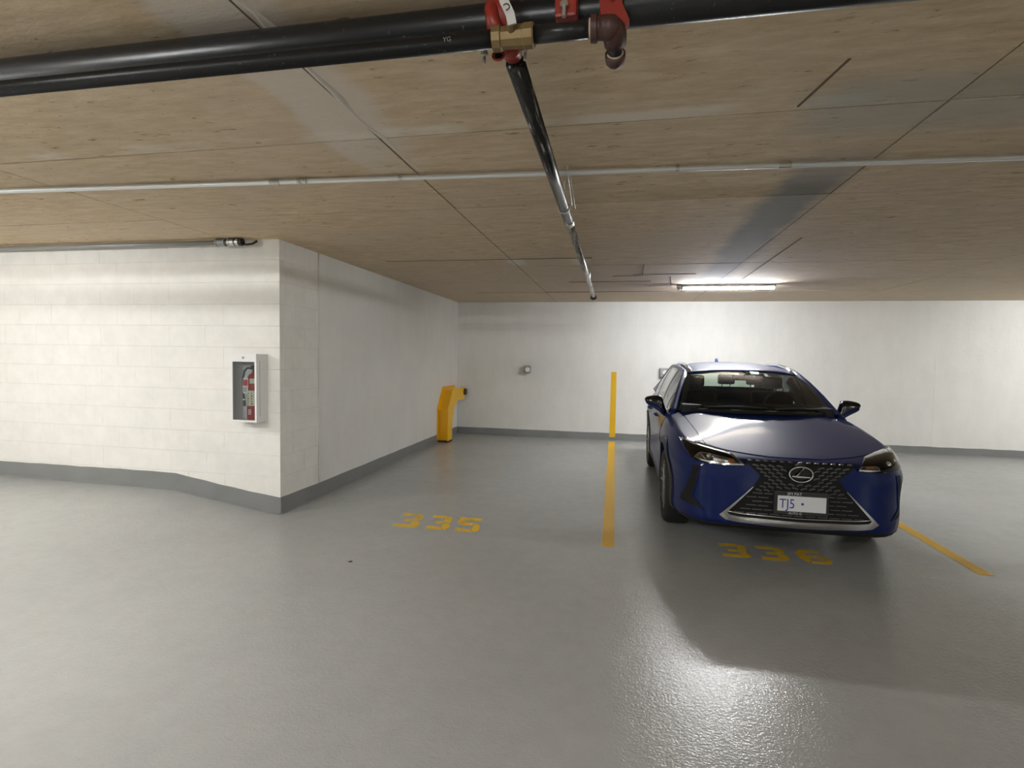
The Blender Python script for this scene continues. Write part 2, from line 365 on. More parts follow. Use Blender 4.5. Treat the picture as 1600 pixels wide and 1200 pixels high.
# caulked control joint between block pier and cast wall
bm = B(); tube(bm, [(XL-.004+.002*math.sin(z*9), YS+.012+.003*math.sin(z*6), z) for z in [.17+.096*i for i in range(26)]], .014, 8)
obj('joint_sealant', bm, 'seal', ws, smooth=True)
obj('joint_gap', box(B(), XL-.02, XL-.0005, YS-.006, YS+.001, 0, H), 'joint_dark', ws)
# ragged slurry lip at the ceiling over the left wall
bm = B(); n = 46; pts = [(XL-.01, YC-.02)] + [(XL+.012+.02*abs(noise.noise(Vector((i*.37, 2.1, 0)))) + (.012 if i % 7 == 3 else 0), YC + i*.13) for i in range(n) if YC+i*.13 < YB] + [(XL-.01, YB-.01)]
prism(bm, [(x, y, H-.004) for x, y in pts], (0, 0, .006)); obj('trim_1', bm, 'ceiling_concrete', kind='structure')
# painted base bands
def band(name, pts, h0=.0, th=.003):
    """pts list of (x,y,zfloor,ztop) outward normal to the left of travel handled by thickness vector"""
    bm = B(); lo = []; hi = []
    for x, y, zf, zt, nx, ny in pts:
        lo.append((x, y, zf, nx, ny)); hi.append((x, y, zt))
    A = [bm.verts.new((x+nx*th, y+ny*th, zf)) for x, y, zf, nx, ny in lo]
    Cc = [bm.verts.new((x+nx*th, y+ny*th, zt)) for (x, y, zf, zt, nx, ny) in pts]
    D = [bm.verts.new((x-nx*.002, y-ny*.002, zt+.0005)) for (x, y, zf, zt, nx, ny) in pts]
    F = [bm.verts.new((x+nx*.03, y+ny*.03, zf+.0008)) for x, y, zf, nx, ny in lo]
    E = [bm.verts.new((x+nx*(th+.004), y+ny*(th+.004), zf+.014)) for x, y, zf, nx, ny in lo]
    for i in range(len(A)-1):
        bm.faces.new((E[i], E[i+1], Cc[i+1], Cc[i])); bm.faces.new((Cc[i], Cc[i+1], D[i+1], D[i])); bm.faces.new((F[i], F[i+1], E[i+1], E[i]))
    bmesh.ops.recalc_face_normals(bm, faces=bm.faces)
    return obj(name, bm, 'base_paint_shaded', kind='structure')
N = 30
def wv(a, s=1): return .0025*math.sin(a*3.1*s)+.0015*math.sin(a*11.3)
band('baseboard_front', [(XL+(-4.9)*(1-i/N), YC-.001, floor_z(XL+(-4.9)*(1-i/N), YC), floor_z(XL+(-4.9)*(1-i/N), YC)+.158+wv(i), 0, -1) for i in range(N+1)])
band('baseboard_side', [(XL, YC+(YS+.0-YC)*i/6, 0, .158+wv(i)-.002*i, 1, 0) for i in range(7)])
band('baseboard_left', [(XL, YS+(YB-YS)*i/N, 0, .146+wv(i)-.0004*i, 1, 0) for i in range(N+1)])
band('baseboard_back', [(XL+(XR-XL)*i/60, YB-.0005, 0, .132+wv(i)*1.2, 0, -1) for i in range(61)])

# ------------------------------------------------------------------ floor and wall markings
def stripe_floor(label, x0a, x1a, ya, x0b, x1b, yb):
    o = obj('floor_stripe', prism(B(), [(x0a, ya, .0002), (x1a, ya, .0002), (x1b, yb, .0002), (x0b, yb, .0002)], (0, 0, .0012)), 'yellow_line'); tag(o, label, 'floor marking'); return o
stripe_floor('yellow painted floor line between the empty stall and the blue car', -.094, .006, 4.335, -.138, -.028, 9.95)
stripe_floor('yellow painted floor line on the far side of the blue car', 2.60, 2.70, 4.4, 2.56, 2.66, 9.95)
o = obj('wall_stripe', prism(B(), [(-.132, YB-.006, .045), (-.022, YB-.006, .045), (-.027, YB-.004, 1.277), (-.125, YB-.004, 1.277)], (0, .004, 0)), 'yellow_line'); tag(o, 'upright yellow painted stripe on the end wall left of the car', 'wall marking')
o = obj('wall_stripe', prism(B(), [(2.57, YB-.006, .045), (2.67, YB-.006, .045), (2.67, YB-.004, 1.277), (2.57, YB-.004, 1.277)], (0, .004, 0)), 'yellow_line'); tag(o, 'upright yellow painted stripe on the end wall seen beyond the car windows', 'wall marking')
# stencil digits: horizontal bars thin, right upright thick, with bridge gaps
def bars(kind):
    if kind == '3': return [[(.04, .99), (.50, 1.0), (.72, .98), (.72, .82), (.50, .81), (.08, .80)], [(.76, .98), (.97, .90), (1.0, .72), (.95, .55), (.66, .53), (.68, .80)],
                            [(.30, .58), (.62, .58), (.62, .42), (.30, .42)], [(.66, .47), (.95, .46), (1.0, .28), (.97, .10), (.78, .01), (.66, .20)],
                            [(.0, .02), (.40, 0.0), (.74, .01), (.62, .19), (.40, .19), (.02, .20)]]
    if kind == '5': return [[(.05, 1), (.98, 1), (.98, .81), (.05, .81)], [(.03, .78), (.30, .78), (.30, .60), (.03, .54)], [(.06, .51), (.28, .64), (.70, .64), (.66, .46), (.3, .44)],
                            [(.73, .62), (.94, .55), (1.0, .32), (.94, .10), (.76, .02), (.66, .18)], [(.0, .04), (.36, 0), (.72, .01), (.62, .18), (.36, .18), (.04, .22)]]
    return [[(.22, .97), (.60, 1.0), (.90, .95), (.86, .80), (.55, .83), (.30, .80)], [(.18, .95), (.0, .72), (.0, .30), (.16, .05), (.32, .20), (.32, .80)],
            [(.36, .58), (.70, .60), (.70, .43), (.36, .41)], [(.73, .58), (.96, .48), (.98, .18), (.84, .04), (.66, .18)], [(.22, .02), (.5, 0), (.80, .02), (.64, .17), (.34, .18)]]
def number(s, label, cells, y0, y1, lean):
    t = thing('stall_number', label, 'floor marking', (cells[0][0], y0, 0))
    for ch, (x0, x1) in zip(s, cells):
        bm = B()
        for poly in bars(ch): prism(bm, [(x0-cells[0][0] + u*(x1-x0) + lean*(v), v*(y1-y0), .0002) for u, v in poly], (0, 0, .0012))
        obj('digit', bm, 'yellow_stencil', t)
    return t
number('335', 'worn yellow stencilled 335 on the empty stall floor', [(-1.935, -1.70), (-1.63, -1.42), (-1.365, -1.14)], 4.41, 4.81, -.07)
number('336', 'worn yellow stencilled 336 in the shade before the blue car', [(.835, 1.055), (1.125, 1.335), (1.42, 1.64)], 4.345, 4.65, -.0)

# ------------------------------------------------------------------ lamps
def lamp(x, y, label, along=True):
    t = thing('batten_light', label, 'light', (x, y, H), 'ceiling tube lights')
    L = .60; main = abs(x-1.45) < .01
    obj('housing', box(B(), -L, L, -.040, .040, -.042, 0, .004), 'grey_box', t)
    for s in (-1, 1): obj('end_cap', box(B(), s*L-.010, s*L+.010, -.038, .038, -.070, 0, .006), 'grey_box', t)
    bm = B(); n = 12; a0 = [(.033*math.cos(a), -.042-.032*math.sin(a)) for a in [PI*k/n for k in range(n+1)]]
    prism(bm, [(-L+.012, y_, z_) for y_, z_ in a0], (2*L-.024, 0, 0)); obj('diffuser', bm, 'tube_light_main' if main else 'tube_light', t)
    if main:
        obj('connector', box(B(), -L-.075, -L-.012, -.025, .025, -.055, 0, .006), 'grey_box', t)
        obj('cable_clip', cyl(B(), (-L-.045, 0, -.03), (-L-.045, 0, -.075), .018, 12), 'grey_box', t)
    return t
names = ['glowing white tube light on the ceiling above the rear of the blue car'] + ['white tube light on the ceiling, number %d' % i for i in range(1, 9)]
places = ['over the lane before the extinguisher wall', 'just behind the viewpoint over the lane', 'over the far left lane', 'far behind the viewpoint to the right', 'over the next stall right of the car', 'over the lane right of the car']
for i, (x, y, a) in enumerate(LAMPS):
    lamp(x, y, names[0] if i == 0 else 'white tube light on the ceiling ' + places[i-1], a)

# ------------------------------------------------------------------ pipes under the slab
t = thing('sprinkler_main', 'thick black sprinkler main running across under the ceiling', 'pipe', (0, 1.59, 2.50))
obj('pipe', cyl(B(), (-6, 0, 0), (6.5, 0, 0), .05, 32), 'black_steel', t, smooth=True)
def coupling(name, x, w_, parent, R=.062, bolt_side=-1):
    c = obj(name, lathe(B(), [(.05, -w_), (R, -w_), (R+.004, -w_*.5), (R+.004, w_*.5), (R, w_), (.05, w_)], (x, 0, 0), 'x', 28), 'red_iron', parent)
    autosmooth(c)
    return c
for x in (-.166, ):
    c = coupling('grooved_coupling', x, .031, t)
    bm = box(B(), x-.03, x+.03, -.085, -.045, -.055, .03, .008); obj('bolt_pad', bm, 'red_iron', c)
    obj('bolt', cyl(cyl(B(), (x-.003, -.093, -.062), (x-.003, -.093, -.02), .006, 10), (x-.003, -.093, -.036), (x-.003, -.093, -.024), .0115, 6), 'zinc', c)
    obj('bolt', cyl(B(), (x+.012, -.05, -.10), (x+.012, -.05, -.06), .0045, 10), 'zinc', c)
x = -.045
c = coupling('pipe_strap_tee', x, .030, t, .064)
bm = B(); prism(bm, [(x-.03, -.075, .06), (x+.028, -.075, .06), (x+.030, -.075, -.03), (x+.050, -.075, -.075), (x+.036, -.075, -.10), (x-.02, -.075, -.085), (x-.03, -.075, -.03)], (0, .03, 0)); obj('bolt_pad', bm, 'red_iron', c)
obj('bolt', cyl(cyl(B(), (x+.002, -.088, -.025), (x+.002, -.088, .02), .006, 10), (x+.002, -.088, -.006), (x+.002, -.088, .006), .0115, 6), 'zinc', c)
# red mechanical tee for the branch
c = coupling('mechanical_tee', -.365, .030, t, .066)
o = obj('branch_outlet', lathe(B(), [(0, -.046), (.020, -.044), (.036, -.030), (.040, -.01), (.038, .01), (.035, .085), (.030, .085)], (-.338, .02, -.072), 'y', 24), 'red_iron', c, smooth=True); o.data.transform(Matrix.Translation((-.338, .02, -.068)) @ Matrix.Diagonal((.80, .42, .72, 1)) @ Matrix.Translation((.338, -.02, .072)))
obj('outlet_ring', tube(B(), [(-.366+.017*math.cos(a), -.022, -.108+.012*math.sin(a)) for a in [2*PI*i/16 for i in range(16)]], .004, 8, True), 'red_iron', o, smooth=True)
obj('outlet_hollow', cyl(B(), (-.366, -.017, -.108), (-.366, -.019, -.108), .013, 14), 'dark_gap', o)
bm = B(); tube(bm, [(-.375, -.03, .03), (-.380, -.062, .0), (-.372, -.070, -.04), (-.35, -.05, -.08)], [.016, .020, .020, .014], 12); obj('clamp_lug', bm, 'red_iron', c, smooth=True)
for bx in (-.405, -.285):
    obj('bolt', cyl(cyl(B(), (bx, -.035, -.135), (bx, -.035, -.05), .0045, 10), (bx, -.035, -.112), (bx, -.035, -.10), .011, 6), 'zinc', c)
bm = B(); cyl(bm, (-.335, .04, -.105), (-.335, .04, -.1055), .02)
bm.free()

# front small pipe with valve
t = thing('drain_pipe', 'thinner black pipe with brass valve running before the thick main', 'pipe', (0, 1.50, 2.40))
R_ = .0242
obj('pipe', cyl(B(), (-6, 0, 0), (-.355, 0, 0), R_, 28), 'black_steel', t, smooth=True)
obj('pipe', cyl(B(), (-.26, 0, 0), (-.085, 0, 0), R_*.92, 28), 'black_steel', t, smooth=True)
text_mesh('YG', .018, 'pipe_print', Matrix.Translation((-.505, -.0247, -.008)) @ Matrix.Rotation(PI/2, 4, 'X'), t, depth=.0003)
v = obj('valve_body', lathe(B(), [(.024, -.367), (.033, -.366), (.033, -.343), (.029, -.340), (.0295, -.312), (.031, -.30), (.031, -.282), (.033, -.279), (.033, -.254), (.030, -.250), (.024, -.250)], (0, 0, 0), 'x', 10), 'brass', t)
bm = B(); cyl(bm, (-.308, -.0, .0), (-.308, -.046, .012), .013, 12); obj('valve_stem', bm, 'brass', v)
# lever: red grip, pale tag lower down
P = [Vector((-.302, -.047, .004)), Vector((-.308, -.05, .03)), Vector((-.325, -.053, .065)), Vector((-.345, -.058, .14))]
def strap(pts, wd, th):
    bm = B(); L = []
    for i, p in enumerate(pts):
        a = pts[max(i-1, 0)]; b = pts[min(i+1, len(pts)-1)]; tdir = (b-a).normalized(); n_ = Vector((0, -1, .1)).normalized(); sd = tdir.cross(n_).normalized()
        L.append([bm.verts.new(p+sd*wd/2), bm.verts.new(p-sd*wd/2), bm.verts.new(p-sd*wd/2+n_*th), bm.verts.new(p+sd*wd/2+n_*th)])
    for A, C in zip(L, L[1:]):
        for k in range(4): bm.faces.new((A[k], A[(k+1) % 4], C[(k+1) % 4], C[k]))
    bm.faces.new(L[0]); bm.faces.new(L[-1][::-1]); bmesh.ops.recalc_face_normals(bm, faces=bm.faces); return bm
obj('valve_lever', strap(P[:3]+[Vector((-.327, -.0535, .072))], .024, .004), 'tag_white', v)
obj('lever_grip', strap([Vector((-.3262, -.0545, .070)), P[3]], .024, .007), 'tag_red', v)
bm = B(); tube(bm, [(-.318+.009*math.cos(a), -.0575-.001, .046+.008*math.sin(a)) for a in [(-1.6+.35*i) for i in range(13)]], .0013, 6); obj('lever_mark', bm, 'ink', v)
# rusty elbow and plugged outlet
e = obj('elbow', lathe(B(), [(.023, -.096), (.0335, -.096), (.0345, -.080), (.029, -.078), (.028, -.06)], (0, 0, 0), 'x', 24), 'rust_iron', t); autosmooth(e)
bm = B(); tube(bm, [(-.078, 0, 0), (-.058, 0, 0), (-.045, .003, -.0), (-.036, .012, -.004), (-.032, .026, -.011), (-.031, .044, -.021)], [.028, .031, .033, .033, .032, .030], 20); sphere(bm, (-.046, .0, -.002), .032, 18); obj('elbow_bend', bm, 'rust_iron', e, smooth=True)
obj('sealant_ring', cyl(B(), (-.1005, 0, 0), (-.0955, 0, 0), .0262, 24), 'thread_sealant', e)
A = Vector((-.031, .036, -.018)); dr = Vector((.0, .90, -.43)).normalized()
obj('nipple', cyl(B(), A, A+dr*.06, .0185, 20), 'black_steel', e, smooth=True)
A2 = A+dr*.034
pg_ = obj('plug', lathe(B(), [(.0195, 0), (.028, 0), (.0285, .012), (.026, .026), (.018, .036), (0, .039)], (0, 0, 0), 'y', 24), 'rust_iron', e, smooth=True)
qd = Vector((0, 1, 0)).rotation_difference(dr).to_matrix().to_4x4(); qd.translation = A2; pg_.data.transform(qd)
sr_ = obj('sealant_ring', lathe(B(), [(.0187, -.001), (.0235, -.001), (.0235, .001), (.0187, .001)], (0, 0, 0), 'y', 24), 'thread_sealant', e); sr_.data.transform(qd)

# branch line
t = thing('sprinkler_branch', 'long bare steel sprinkler branch running back to the end wall under the ceiling', 'pipe', (-.335, 1.65, 2.42))
def bz(y): return 0.0
obj('pipe', cyl(B(), (0, .02, 0), (-.012, 1.98, bz(2)), .031, 28), 'steel_painted_glints', t, smooth=True)
obj('pipe', cyl(B(), (-.012, 1.98, bz(2)), (-.042, 6.24, bz(6)), .0275, 28), 'dusty_steel_glints', t, smooth=True)
obj('coupling', cyl(B(), (-.0115, 1.93, 0), (-.0125, 2.01, 0), .0345, 24), 'dusty_steel_glints', t)
# end elbow with sprinkler rosette
e = obj('sprinkler_head', cyl(cyl(B(), (-.042, 6.20, 0), (-.042, 6.285, -.006), .036, 20), (-.042, 6.25, -.0), (-.042, 6.25, -.05), .017, 12), 'rust_iron', t)
bm = B(); n = 12; pts = []
for i in range(n*2):
    r = .056 if i % 2 == 0 else .036; a = PI*i/n; pts.append((-.042+r*math.cos(a), 6.245, -.02+r*.85*math.sin(a)))
prism(bm, pts, (0, -.006, 0)); obj('deflector', bm, 'rust_iron', e)
for yy, lab in ((1.62, 0), (5.05, 1)):
    r_ = .036; h = obj('hanger_ring', tube(B(), [(-.0+ -.007*yy + r_*math.cos(a), yy, r_*math.sin(a)) for a in [2*PI*i/20 for i in range(20)]], .003, 6, True), 'zinc', t, smooth=True)
    obj('hanger_rod', cyl(B(), (-.007*yy, yy, r_), (-.007*yy+.003, yy-.02, .153), .0045, 8), 'zinc', h)
# bent wire hook beside the pipe near the conduit
bm = B(); tube(bm, [(.048, 1.72, .02), (.046, 1.62, .05), (.044, 1.45, .105), (.041, 1.37, .142), (.036, 1.33, .149), (.028, 1.36, .146), (.028, 1.45, .12), (.03, 1.70, .03)], .0028, 8); 
o = obj('wire_hook', bm, 'zinc', loc=(-.335, 1.65, 2.42), smooth=True); tag(o, 'thin bent wire hook on the ceiling beside the sprinkler branch', 'hook')
# conduit
t = thing('conduit', 'slim silvery conduit crossing the whole ceiling', 'conduit', (0, 3.04, 2.545))
def cyy(x): return .055*x/1.0 if x < 1 else .055
def CP(x): return Vector((x, -.042+ .030*(x+2.4)*.95 if False else (.050*x if x < 0 else .060*x), 0))
obj('pipe', cyl(B(), (-6, -.29, 0), (6.5, .33, 0), .0145, 20), 'galvanised', t, smooth=True)
def cpt(x): return Vector((x, -.29+(x+6)*.62/12.5, 0))
d = (cpt(1)-cpt(0)).normalized()
for x in (-2.06, .83):
    obj('conduit_coupling', cyl(B(), cpt(x)-d*.03, cpt(x)+d*.03, .0175, 20), 'zinc', t)
for x in (-1.90, -1.86, -1.27, .285):
    s_b = obj('strap', lathe(B(), [(.0145, -.009), (.0178, -.009), (.0178, .009), (.0145, .009)], cpt(x), 'x', 20), 'zinc', t)
    obj('strap_tab', box(B(), x-.009, x+.009, cpt(x).y+.012, cpt(x).y+.045, .021, .0245), 'zinc', s_b)
# conduit fittings over the block face
t = thing('conduit_fittings', 'dark conduit couplings on the ceiling edge over the extinguisher cabinet', 'conduit', (-3.35, 4.40, 2.53))
obj('pipe', cyl(B(), (-3.2, 0, 0), (-.16, 0, 0), .020, 18), 'grey_box', t, smooth=True)
for x0, x1, r, mn in ((-.33, -.235, .036, 'grey_box'), (-.20, -.09, .038, 'zinc'), (-.14, -.06, .034, 'dark_plastic')):
    f_ = obj('coupling', lathe(B(), [(.02, x0), (r, x0), (r, x0+.012), (r*.86, x0+.018), (r*.86, x1-.018), (r, x1-.012), (r, x1), (.02, x1)], (0, 0, 0), 'x', 14), mn, t); autosmooth(f_)
obj('cable_tail', tube(B(), [(-.07, 0, -.01), (-.03, .01, -.022), (.02, .03, -.012), (.045, .06, .02)], .010, 8), 'dark_plastic', t, smooth=True)

# ------------------------------------------------------------------ extinguisher cabinet
CX0, CX1, CZ0, CZ1, CYF = -3.486, -3.224, .883, 1.503, YC-.165
cyf = -.165
t = thing('extinguisher_cabinet', 'white wall cabinet with glazed front on the block wall', 'cabinet', ((CX0+CX1)/2, YC, CZ0))
W = (CX1-CX0)/2; HH = CZ1-CZ0; th = .003
bm = B(); box(bm, -W, -W+th, cyf+.02, -.002, 0, HH); box(bm, W-th, W, cyf+.02, -.002, 0, HH); box(bm, -W, W, cyf+.02, -.002, 0, th); box(bm, -W, W, cyf+.02, -.002, HH-th, HH); box(bm, -W, W, -.006, -.002, 0, HH)
obj('shell', bm, 'grey_inside', t)
bm = B(); y0, y1 = cyf-.0, cyf+.02
box(bm, -W-.004, -W+.020, y0, y1, -.004, HH+.004, .002); box(bm, W-.016, W+.004, y0, y1, -.004, HH+.004, .002); box(bm, -W, W, y0+.0005, y1, -.004, .016, .002); box(bm, -W, W, y0+.0005, y1, HH-.070, HH+.004, .002)
d_ = obj('door', bm, 'white_enamel', t)
obj('side_flange', box(B(), W-.001, W+.004, cyf+.045, cyf+.050, .05, HH-.06), 'grey_box', d_)
for s in (0, 1): obj('outer_skin', box(B(), *( (-W-.003, -W+.001) if s == 0 else (W-.001, W+.003)), cyf+.022, -.001, -.002, HH+.002), 'white_enamel', t)
obj('glass', box(B(), -W+.018, W-.014, cyf+.008, cyf+.011, .014, HH-.068), 'clear_glass', d_)
obj('lock', cyl(cyl(B(), (-.0, y0-.004, HH-.033), (-.0, y0+.002, HH-.033), .011, 16), (0, y0-.006, HH-.033), (0, y0-.003, HH-.033), .006, 12), 'grey_box', d_)
obj('shelf', box(B(), -W+th, W-th, cyf+.03, -.008, .005, .012), 'grey_inside', t)
# extinguisher
ex = thing('fire_extinguisher', 'red fire extinguisher with cream label inside the wall cabinet', 'extinguisher', ((CX0+CX1)/2+.050, YC-.083, CZ0+.012))
r = .062
bd = obj('cylinder', lathe(B(), [(0, 0), (r-.006, .0), (r, .008), (r, .36), (r*.93, .39), (r*.7, .418), (r*.38, .432), (.018, .44), (.018, .452), (0, .452)], (0, 0, 0), 'z', 32), 'ext_red', ex); autosmooth(bd, 50)
def wrap(z0, z1, a0, a1, rr, mn, nm, parent, n=14):
    bm = B(); A = []
    for i in range(n+1):
        a = a0+(a1-a0)*i/n; A.append((bm.verts.new((rr*math.sin(a), -rr*math.cos(a), z0)), bm.verts.new((rr*math.sin(a), -rr*math.cos(a), z1))))
    for p_, q_ in zip(A, A[1:]): bm.faces.new((p_[0], q_[0], q_[1], p_[1]))
    return obj(nm, bm, mn, parent, smooth=True)
lb = wrap(.135, .275, -1.7, 1.7, r+.0008, 'ext_label', 'label_band', ex)
for k in range(5):
    for a in (-.9, -.35, .2, .75):
        wrap(.148+k*.024, .148+k*.024+.012, a, a+.14+.05*((k*7+int(a*10)) % 3), r+.0014, 'label_print', 'print', lb, 3)
wrap(.29, .335, -.2, 1.4, r+.0008, 'ext_red', 'upper_band', ex); wrap(.283, .290, -1.7, 1.7, r+.003, 'dark_plastic', 'hose_strap', ex)
wrap(.34, .385, .0, 1.2, r+.0008, 'label_print' if False else 'ext_label', 'small_label', ex)
ul = wrap(.055, .10, -.28, .18, r+.0008, 'plate_white', 'approval_mark', ex); wrap(.061, .094, -.2, .10, r+.0014, 'ext_red', 'mark_inner', ul, 4); wrap(.072, .083, -.14, .04, r+.0018, 'plate_white', 'mark_core', ul, 3)
obj('valve', box(cyl(B(), (0, 0, .45), (0, 0, .485), .014, 14), -.022, .03, -.018, .018, .465, .49, .004), 'dark_plastic', ex)
bm = B(); prism(bm, [(-.035, -.012, .495), (.02, -.012, .515), (.05, -.012, .505), (.05, -.012, .488), (-.02, -.012, .483)], (0, .024, 0)); obj('handle', bm, 'dark_plastic', ex)
obj('hose', tube(B(), [(-.015, -.01, .475), (-.04, -.035, .482), (-.064, -.045, .455), (-.077, -.048, .40), (-.08, -.048, .33), (-.078, -.046, .26), (-.072, -.045, .20)], .009, 12), 'dark_plastic', ex, smooth=True)
obj('nozzle', cyl(B(), (-.072, -.045, .20), (-.068, -.044, .13), .010, 12, .013), 'dark_plastic', ex)
obj('nozzle_ring', cyl(B(), (-.0725, -.045, .196), (-.072, -.045, .185), .0115, 12), 'white_plastic', ex)
tg = obj('inspection_tag', prism(B(), [(-.068, -.066, .255), (-.058, -.068, .245), (-.012, -.070, .25), (-.010, -.068, .385), (-.030, -.066, .40), (-.062, -.064, .392), (-.072, -.064, .33)], (0, .0008, 0)), 'plate_white', ex)
obj('tag_print', prism(B(), [(-.066, -.0695, .32), (-.016, -.0725, .32), (-.014, -.0715, .375), (-.060, -.0675, .372)], (0, .0008, 0)), 'label_red', tg)
for k in range(3): obj('tag_line', box(B(), -.058, -.024, -.0725, -.0715, .268+k*.014, .273+k*.014), 'label_print', tg)
obj('safety_tie', tube(B(), [(-.03, -.05, .40), (-.02, -.045, .44), (-.01, -.03, .47)], .0015, 6), 'white_plastic', ex)

# ------------------------------------------------------------------ yellow pipe guard at the far left corner
t = thing('pipe_guard', 'bent yellow steel channel guard by the left wall in the far corner', 'guard', (-2.995, 9.05, 0))
# side profile in (y,z), local y: 0 at front
outer = [(-.115, .03), (-.12, .60), (.17, .965), (.90, .965)]
inner = [(.90, .70), (.47, .70), (.36, .655), (.25, .56), (.18, .44), (.145, .30), (.14, .03)]
def sideplate(x0, x1, zoff=0): return prism(B(), [(x0, y, z) for y, z in outer+inner], (x1-x0, 0, 0))
X0, X1 = -.098, .098
a = obj('side_plate', sideplate(X0, X0+.006), 'yellow_steel', t)
outer_r = [(-.115, .03), (-.105, .595), (.17, .93), (.90, .935)]
obj('side_plate', prism(B(), [(X1-.006, y, z) for y, z in outer_r+inner], (.006, 0, 0)), 'yellow_steel', t)
bm = B(); wpath = [(-.04, .03), (-.035, .575), (.215, .885), (.90, .89)]
prism(bm, [(X0+.006, y, z) for y, z in wpath] + [(X0+.006, y+.006, z-.006) for y, z in wpath[::-1]], (X1-X0-.012, 0, 0)); obj('web_plate', bm, 'yellow_steel', t)
obj('foot_plate', box(B(), X0-.0, X1+.0, -.10, .15, .001, .028, .003), 'rust_iron', t)
p = thing('guarded_pipe', 'dark rusty pipe end sticking out behind the yellow guard', 'pipe', (-2.995, 9.95, .84))
obj('pipe', tube(B(), [(-.03, -.63, -.84), (-.03, -.63, -.3), (-.03, -.60, -.17), (-.03, -.5, -.1), (-.03, -.3, -.08), (-.03, .17, -.08)], .042, 16), 'rust_iron', p, smooth=True)
obj('flange', cyl(B(), (.03, .0, -.0), (.135, .0, -.0), .062, 20), 'rust_iron', p)

# ------------------------------------------------------------------ wall boxes
def wallbox(x, z, label, wdt, hgt):
    t = thing('outlet_box', label, 'outlet box', (x, YB, z), None)
    obj('box', box(B(), -wdt/2, wdt/2, -.085, -.0, -hgt/2, hgt/2, .006), 'grey_box', t)
    f = obj('cover', box(B(), -wdt/2+.008, wdt/2-.008, -.094, -.084, -hgt/2+.008, hgt/2-.008, .004), 'grey_box', t)
    obj('socket_ring', lathe(B(), [(.022, -.118), (.040, -.118), (.044, -.10), (.046, -.09), (.02, -.09)], (.004, 0, -.004), 'y', 24), 'white_plastic', t)
    obj('socket_core', cyl(B(), (.004, -.112, -.004), (.004, -.09, -.004), .022, 18), 'dark_plastic', t)
wallbox(-1.695, 1.292, 'grey metal outlet box on the end wall of the empty stall', .125, .145)
wallbox(.83, 1.285, 'grey metal outlet box on the end wall behind the car', .17, .165)
o = obj('debris_chip', prism(B(), [(-1.90, 3.55, .0005), (-1.885, 3.545, .0005), (-1.870, 3.558, .0005), (-1.882, 3.566, .0005)], (0, 0, .006)), 'rust_iron'); tag(o, 'tiny dark chip lying on the open floor before the pier', 'debris')
# ------------------------------------------------------------------ blue car (local: x across, y back from the front axle, z up)
car = thing('car', 'blue five-door compact SUV parked nose-out under the tube light', 'car', (1.34, 5.2, 0))
CS = [  # y, w, zb, xe, ze, zt
 (-.925, .46, .30, .40, .730, .742), (-.885, .60, .235, .53, .764, .774), (-.80, .735, .205, .655, .792, .797), (-.64, .825, .195, .735, .826, .828),
 (-.38, .888, .19, .782, .868, .884), (0, .912, .19, .80, .920, .966), (.34, .908, .19, .803, .966, 1.046), (.47, .904, .19, .804, .970, 1.066), (.70, .90, .19, .806, .976, .965),
 (1.3, .898, .19, .808, .985, .93), (2.0, .902, .19, .808, 1.003, .93), (2.64, .918, .20, .805, 1.022, .94), (3.05, .905, .22, .785, 1.04, .99),
 (3.36, .845, .26, .72, 1.045, 1.04), (3.51, .74, .33, .62, .98, 1.0), (3.56, .62, .42, .50, .90, .92)]
def prof(st):
    y, w_, zb, xe, ze, zt = st; hz = ze-zb
    return [(0, zb), (w_*.8, zb), (w_-.035, zb+.02), (w_-.004, zb+.17*hz), (w_-.022, zb+.45*hz), (w_, zb+.735*hz), (w_-.03, zb+.90*hz), (xe, ze), (xe-.11, ze+(zt-ze)*.25), (xe*.5, ze+(zt-ze)*.8), (0, zt)]
bm = B(); secs = []
for st in CS:
    p = prof(st); n = len(p); V = {}
    for i, (x, z) in enumerate(p):
        if i in (0, n-1): v = bm.verts.new((0, st[0], z)); V[i, 0] = v; V[i, 1] = v
        else: V[i, 0] = bm.verts.new((-x, st[0], z)); V[i, 1] = bm.verts.new((x, st[0], z))
    secs.append(V)
for A, C in zip(secs, secs[1:]):
    for s in (0, 1):
        for i in range(n-1):
            bm.faces.new((A[i, s], A[i+1, s], C[i+1, s], C[i, s]))
for V in (secs[0], secs[-1]):
    for i in range(1, n-2): bm.faces.new((V[i, 0], V[i+1, 0], V[i+1, 1], V[i, 1]))
    bm.faces.new((V[0, 0], V[1, 0], V[1, 1])); bm.faces.new((V[n-2, 0], V[n-1, 0], V[n-2, 1]))
bmesh.ops.recalc_face_normals(bm, faces=bm.faces)
cr = bm.edges.layers.float.new('crease_edge')
for A, C in zip(secs, secs[1:]):
    for s in (0, 1):
        for i, k in ((5, .45), (7, .5)):
            e_ = bm.edges.get((A[i, s], C[i, s]))
            if e_: e_[cr] = k
def subsurf_mesh(bm, lv, extra=None):
    me = bpy.data.meshes.new('tmp'); bm.to_mesh(me); bm.free(); o = bpy.data.objects.new('tmp', me); COL.objects.link(o)
    md = o.modifiers.new('s', 'SUBSURF'); md.levels = lv; md.render_levels = lv
    cut = []
    if extra:
        for cb in extra:
            cm = bpy.data.meshes.new('tmpc'); cb.to_mesh(cm); cb.free(); co = bpy.data.objects.new('tmpc', cm); COL.objects.link(co); cut.append(co)
            m2 = o.modifiers.new('b', 'BOOLEAN'); m2.object = co; m2.operation = 'DIFFERENCE'; m2.solver = 'EXACT'
    dg = bpy.context.evaluated_depsgraph_get(); dg.update()
    out = bpy.data.meshes.new_from_object(o.evaluated_get(dg))
    for q_ in [o]+cut: bpy.data.objects.remove(q_)
    return out
smooth_body = subsurf_mesh(bm.copy(), 3)
